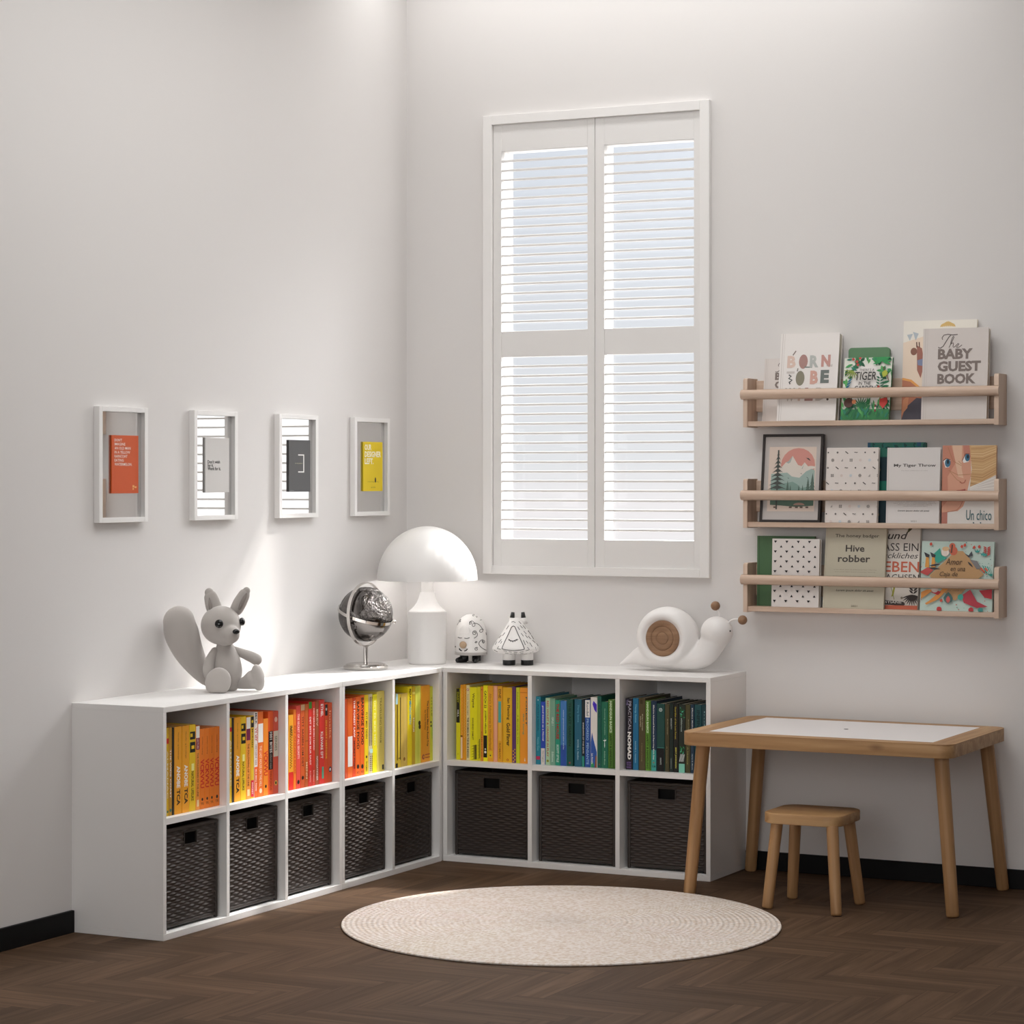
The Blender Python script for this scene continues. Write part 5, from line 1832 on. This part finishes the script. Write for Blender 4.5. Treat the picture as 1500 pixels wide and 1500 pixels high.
# framed print on the middle shelf
x0, x1 = at(1112, 700, 1, -.091).x, at(1200.6, 700, 1, -.091).x
pa = at(1115.8, 636.2, 1, -.052)
ang = math.atan2(.039, pa.z - Z2)
w, h = x1 - x0, math.hypot(.039, pa.z - Z2)
t = thing('framed_print', 'black framed print of a pink sun, mountains and fir tree, on the middle shelf', 'picture', (x0, -.091, Z2), (-ang, 0, 0))
bw, dp = .0085, .020
m = MB()
m.box(0, 0, 0, bw, dp, h, .0006).box(w - bw, 0, 0, w, dp, h, .0006).box(bw, 0, 0, w - bw, dp, bw, .0006).box(bw, 0, h - bw, w - bw, dp, h, .0006)
m.build('frame', mat('#2a2220', .45, name='dark_frame_paint'), t)
mb_ = MB().box(bw, .006, bw, w - bw, .010, h - bw).build('mount_board', mat('#bdb6b2', .8, name='grey_mount'), t)
k = Ink(w - 2 * bw - .032, h - 2 * bw - .066, (bw + .016, .006, bw + .030))
k.rect(0, 0, 1, 1, '#d9c7ba')
k.circ(.62, .72, .36, '#cf9186', ry=.34)
k.poly([(.18, .60), (.36, .76), (.44, .78), (.50, .86), (.62, .72), (.70, .70), (.76, .76), (.88, .66), (.98, .58), (.98, .4), (.18, .4)], '#d8d0c6')
k.poly([(.36, .76), (.42, .78), (.50, .86), (.46, .76), (.42, .74)], '#a7aeaa')
k.poly([(.70, .66), (.74, .72), (.76, .76), (.72, .66)], '#a7aeaa')
k.circ(.9, .68, .09, '#d8d0c6', ry=.03)
k.poly([(.06, .58), (.40, .60), (.50, .54), (.66, .52), (.80, .62), (.92, .66), (.98, .63), (.98, .1), (.06, .1)], '#9db1aa')
k.poly([(.06, .40), (.40, .44), (.52, .46), (.62, .42), (.7, .36), (.98, .40), (.98, .1), (.06, .1)], '#7f9a90')
k.poly([(.06, .10), (.06, .27), (.3, .32), (.7, .30), (.98, .34), (.98, .09), (.6, .07), (.3, .09)], '#5a7364')
for x, s in ((.94, .24), (.85, .18), (.42, .14), (.48, .08), (.66, .08), (.74, .08)):
    for i in range(4): k.poly([(x - .05 * s / .18 * (1 - i * .2), .32 + i * s * .22), (x + .05 * s / .18 * (1 - i * .2), .32 + i * s * .22), (x, .32 + (i + 1.6) * s * .25)], '#56695f')
for i in range(9):
    y = .90 - i * .065
    q = .03 + .022 * i
    k.poly([(.20, y + .03), (.20 - q, y - .045), (.20 - q * .4, y - .025), (.20, y - .035), (.20 + q * .5, y - .020), (.20 + q, y - .04)], '#4c504c')
k.rect(.185, .03, .215, .95, '#4c504c')
for x in (.14, .47, .60, .70, .82): k.rect(x, .05, x + .06, .075, '#6d5a50')
k.circ(.68, .095, .12, '#b39184', a0=0, a1=180, ry=.05)
for x, y, q in ((.84, .80, .05), (.70, .58, .02), (.43, .51, .02), (.83, .52, .02)): k.poly([(x - q, y + q * .6), (x, y), (x + q, y - q * .4), (x + q * .2, y + q * .4)], '#3f4442')
k.build('art_print', mb_)

# ================================================================== LIGHT, SKY, CAMERA
def lamp(name, kind, loc, aim, power, color=(1, 1, 1), size=(1, 1), **kw):
    d = bpy.data.lights.new(name, kind)
    d.energy = power
    d.color = color
    if kind == 'AREA':
        d.shape = 'RECTANGLE'
        d.size, d.size_y = size
    for a, b in kw.items(): setattr(d, a, b)
    o = bpy.data.objects.new(name, d)
    COL.objects.link(o)
    o.location = loc
    o.rotation_mode = 'QUATERNION'
    o.rotation_quaternion = (Vector(aim) - Vector(loc)).to_track_quat('-Z', 'Y')
    return o


SUND = Vector((-1, -2.2, -2.7)).normalized()
lamp('sun', 'SUN', (3, 6, 7), Vector((3, 6, 7)) + SUND, 10.0, (1, .98, .95), angle=math.radians(2.2))
# ceiling strip over the window wall, and a large fill light added behind the camera
lamp('ceiling_strip', 'AREA', (1.15, -.30, RZ - .03), (1.15, -.30, 0), 8., (1, .995, .985), (2.2, .12))
lamp('ceiling_panel', 'AREA', (1.55, -2.1, RZ - .03), (1.55, -2.1, 0), 36., (1, .995, .985), (2.0, 2.0), spread=math.radians(168))
lamp('lamp_bulb_light', 'POINT', (.199, -.199, H + .335), (.199, -.199, 0), 1.5, (1, .99, .98), shadow_soft_size=.03)
lamp('rear_fill_light', 'AREA', (3.4, -10.3, 2.0), (1.2, 0, 1.2), 138., (1, 1, 1), (4.5, 2.2))

wd = bpy.data.worlds.new('sky')
SC.world = wd
wd.use_nodes = True
nt = wd.node_tree
n, l = nt.nodes, nt.links
bg = n['Background']
tc_ = n.new('ShaderNodeTexCoord')
sx = n.new('ShaderNodeSeparateXYZ')
mr = n.new('ShaderNodeMapRange')
mr.inputs['From Min'].default_value = -.2
mr.inputs['From Max'].default_value = .8
cr = n.new('ShaderNodeValToRGB')
e = cr.color_ramp.elements
e[0].position, e[0].color = .0, lin('#e7e4e4')
e[1].position, e[1].color = 1., lin('#a9b9d0')
for pos, c in ((.19, '#e6e3e4'), (.207, '#d9dbde'), (.34, '#bdc4ce')):
    x = e.new(pos)
    x.color = lin(c)
l.new(tc_.outputs['Generated'], sx.inputs[0])
l.new(sx.outputs[2], mr.inputs['Value'])
l.new(mr.outputs['Result'], cr.inputs['Fac'])
# the bright sky round the sun
dt = n.new('ShaderNodeVectorMath')
dt.operation = 'DOT_PRODUCT'
dt.inputs[1].default_value = -SUND
nm_ = n.new('ShaderNodeVectorMath')
nm_.operation = 'NORMALIZE'
mx0 = n.new('ShaderNodeMath')
mx0.operation = 'MAXIMUM'
mx0.inputs[1].default_value = 0.
pw = n.new('ShaderNodeMath')
pw.operation = 'POWER'
pw.inputs[1].default_value = 9.
ml = n.new('ShaderNodeMath')
ml.operation = 'MULTIPLY'
ml.inputs[1].default_value = 46.
ad = n.new('ShaderNodeMix')
ad.data_type = 'RGBA'
ad.blend_type = 'ADD'
ad.inputs[0].default_value = 1.
l.new(tc_.outputs['Generated'], nm_.inputs[0])
l.new(nm_.outputs[0], dt.inputs[0])
l.new(dt.outputs['Value'], mx0.inputs[0])
l.new(mx0.outputs[0], pw.inputs[0])
l.new(pw.outputs[0], ml.inputs[0])
cb = n.new('ShaderNodeCombineColor')
for i in range(3): l.new(ml.outputs[0], cb.inputs[i])
l.new(cr.outputs['Color'], ad.inputs[6])
l.new(cb.outputs[0], ad.inputs[7])
l.new(ad.outputs[2], bg.inputs['Color'])
bg.inputs['Strength'].default_value = 1.

cd = bpy.data.cameras.new('camera')
cd.sensor_fit = 'HORIZONTAL'
cd.sensor_width = 36.
cd.lens = F / 1500 * 36.
cd.shift_y = (CY - 750) / 1500
cd.clip_end = 200.
co = bpy.data.objects.new('camera', cd)
COL.objects.link(co)
co.location = CAM
co.rotation_euler = (PI / 2, 0, YAW)
SC.camera = co

SC.view_settings.view_transform = 'Standard'
SC.view_settings.look = 'None'
SC.view_settings.exposure = .14
SC.view_settings.gamma = 1.
SC.view_settings.use_curve_mapping = False
SC.cycles.use_denoising = True
SC.cycles.max_bounces = 10
SC.cycles.diffuse_bounces = 6
SC.cycles.glossy_bounces = 5
SC.cycles.transparent_max_bounces = 12
SC.cycles.sample_clamp_indirect = 6.
SC.cycles.caustics_reflective = False
SC.cycles.caustics_refractive = False
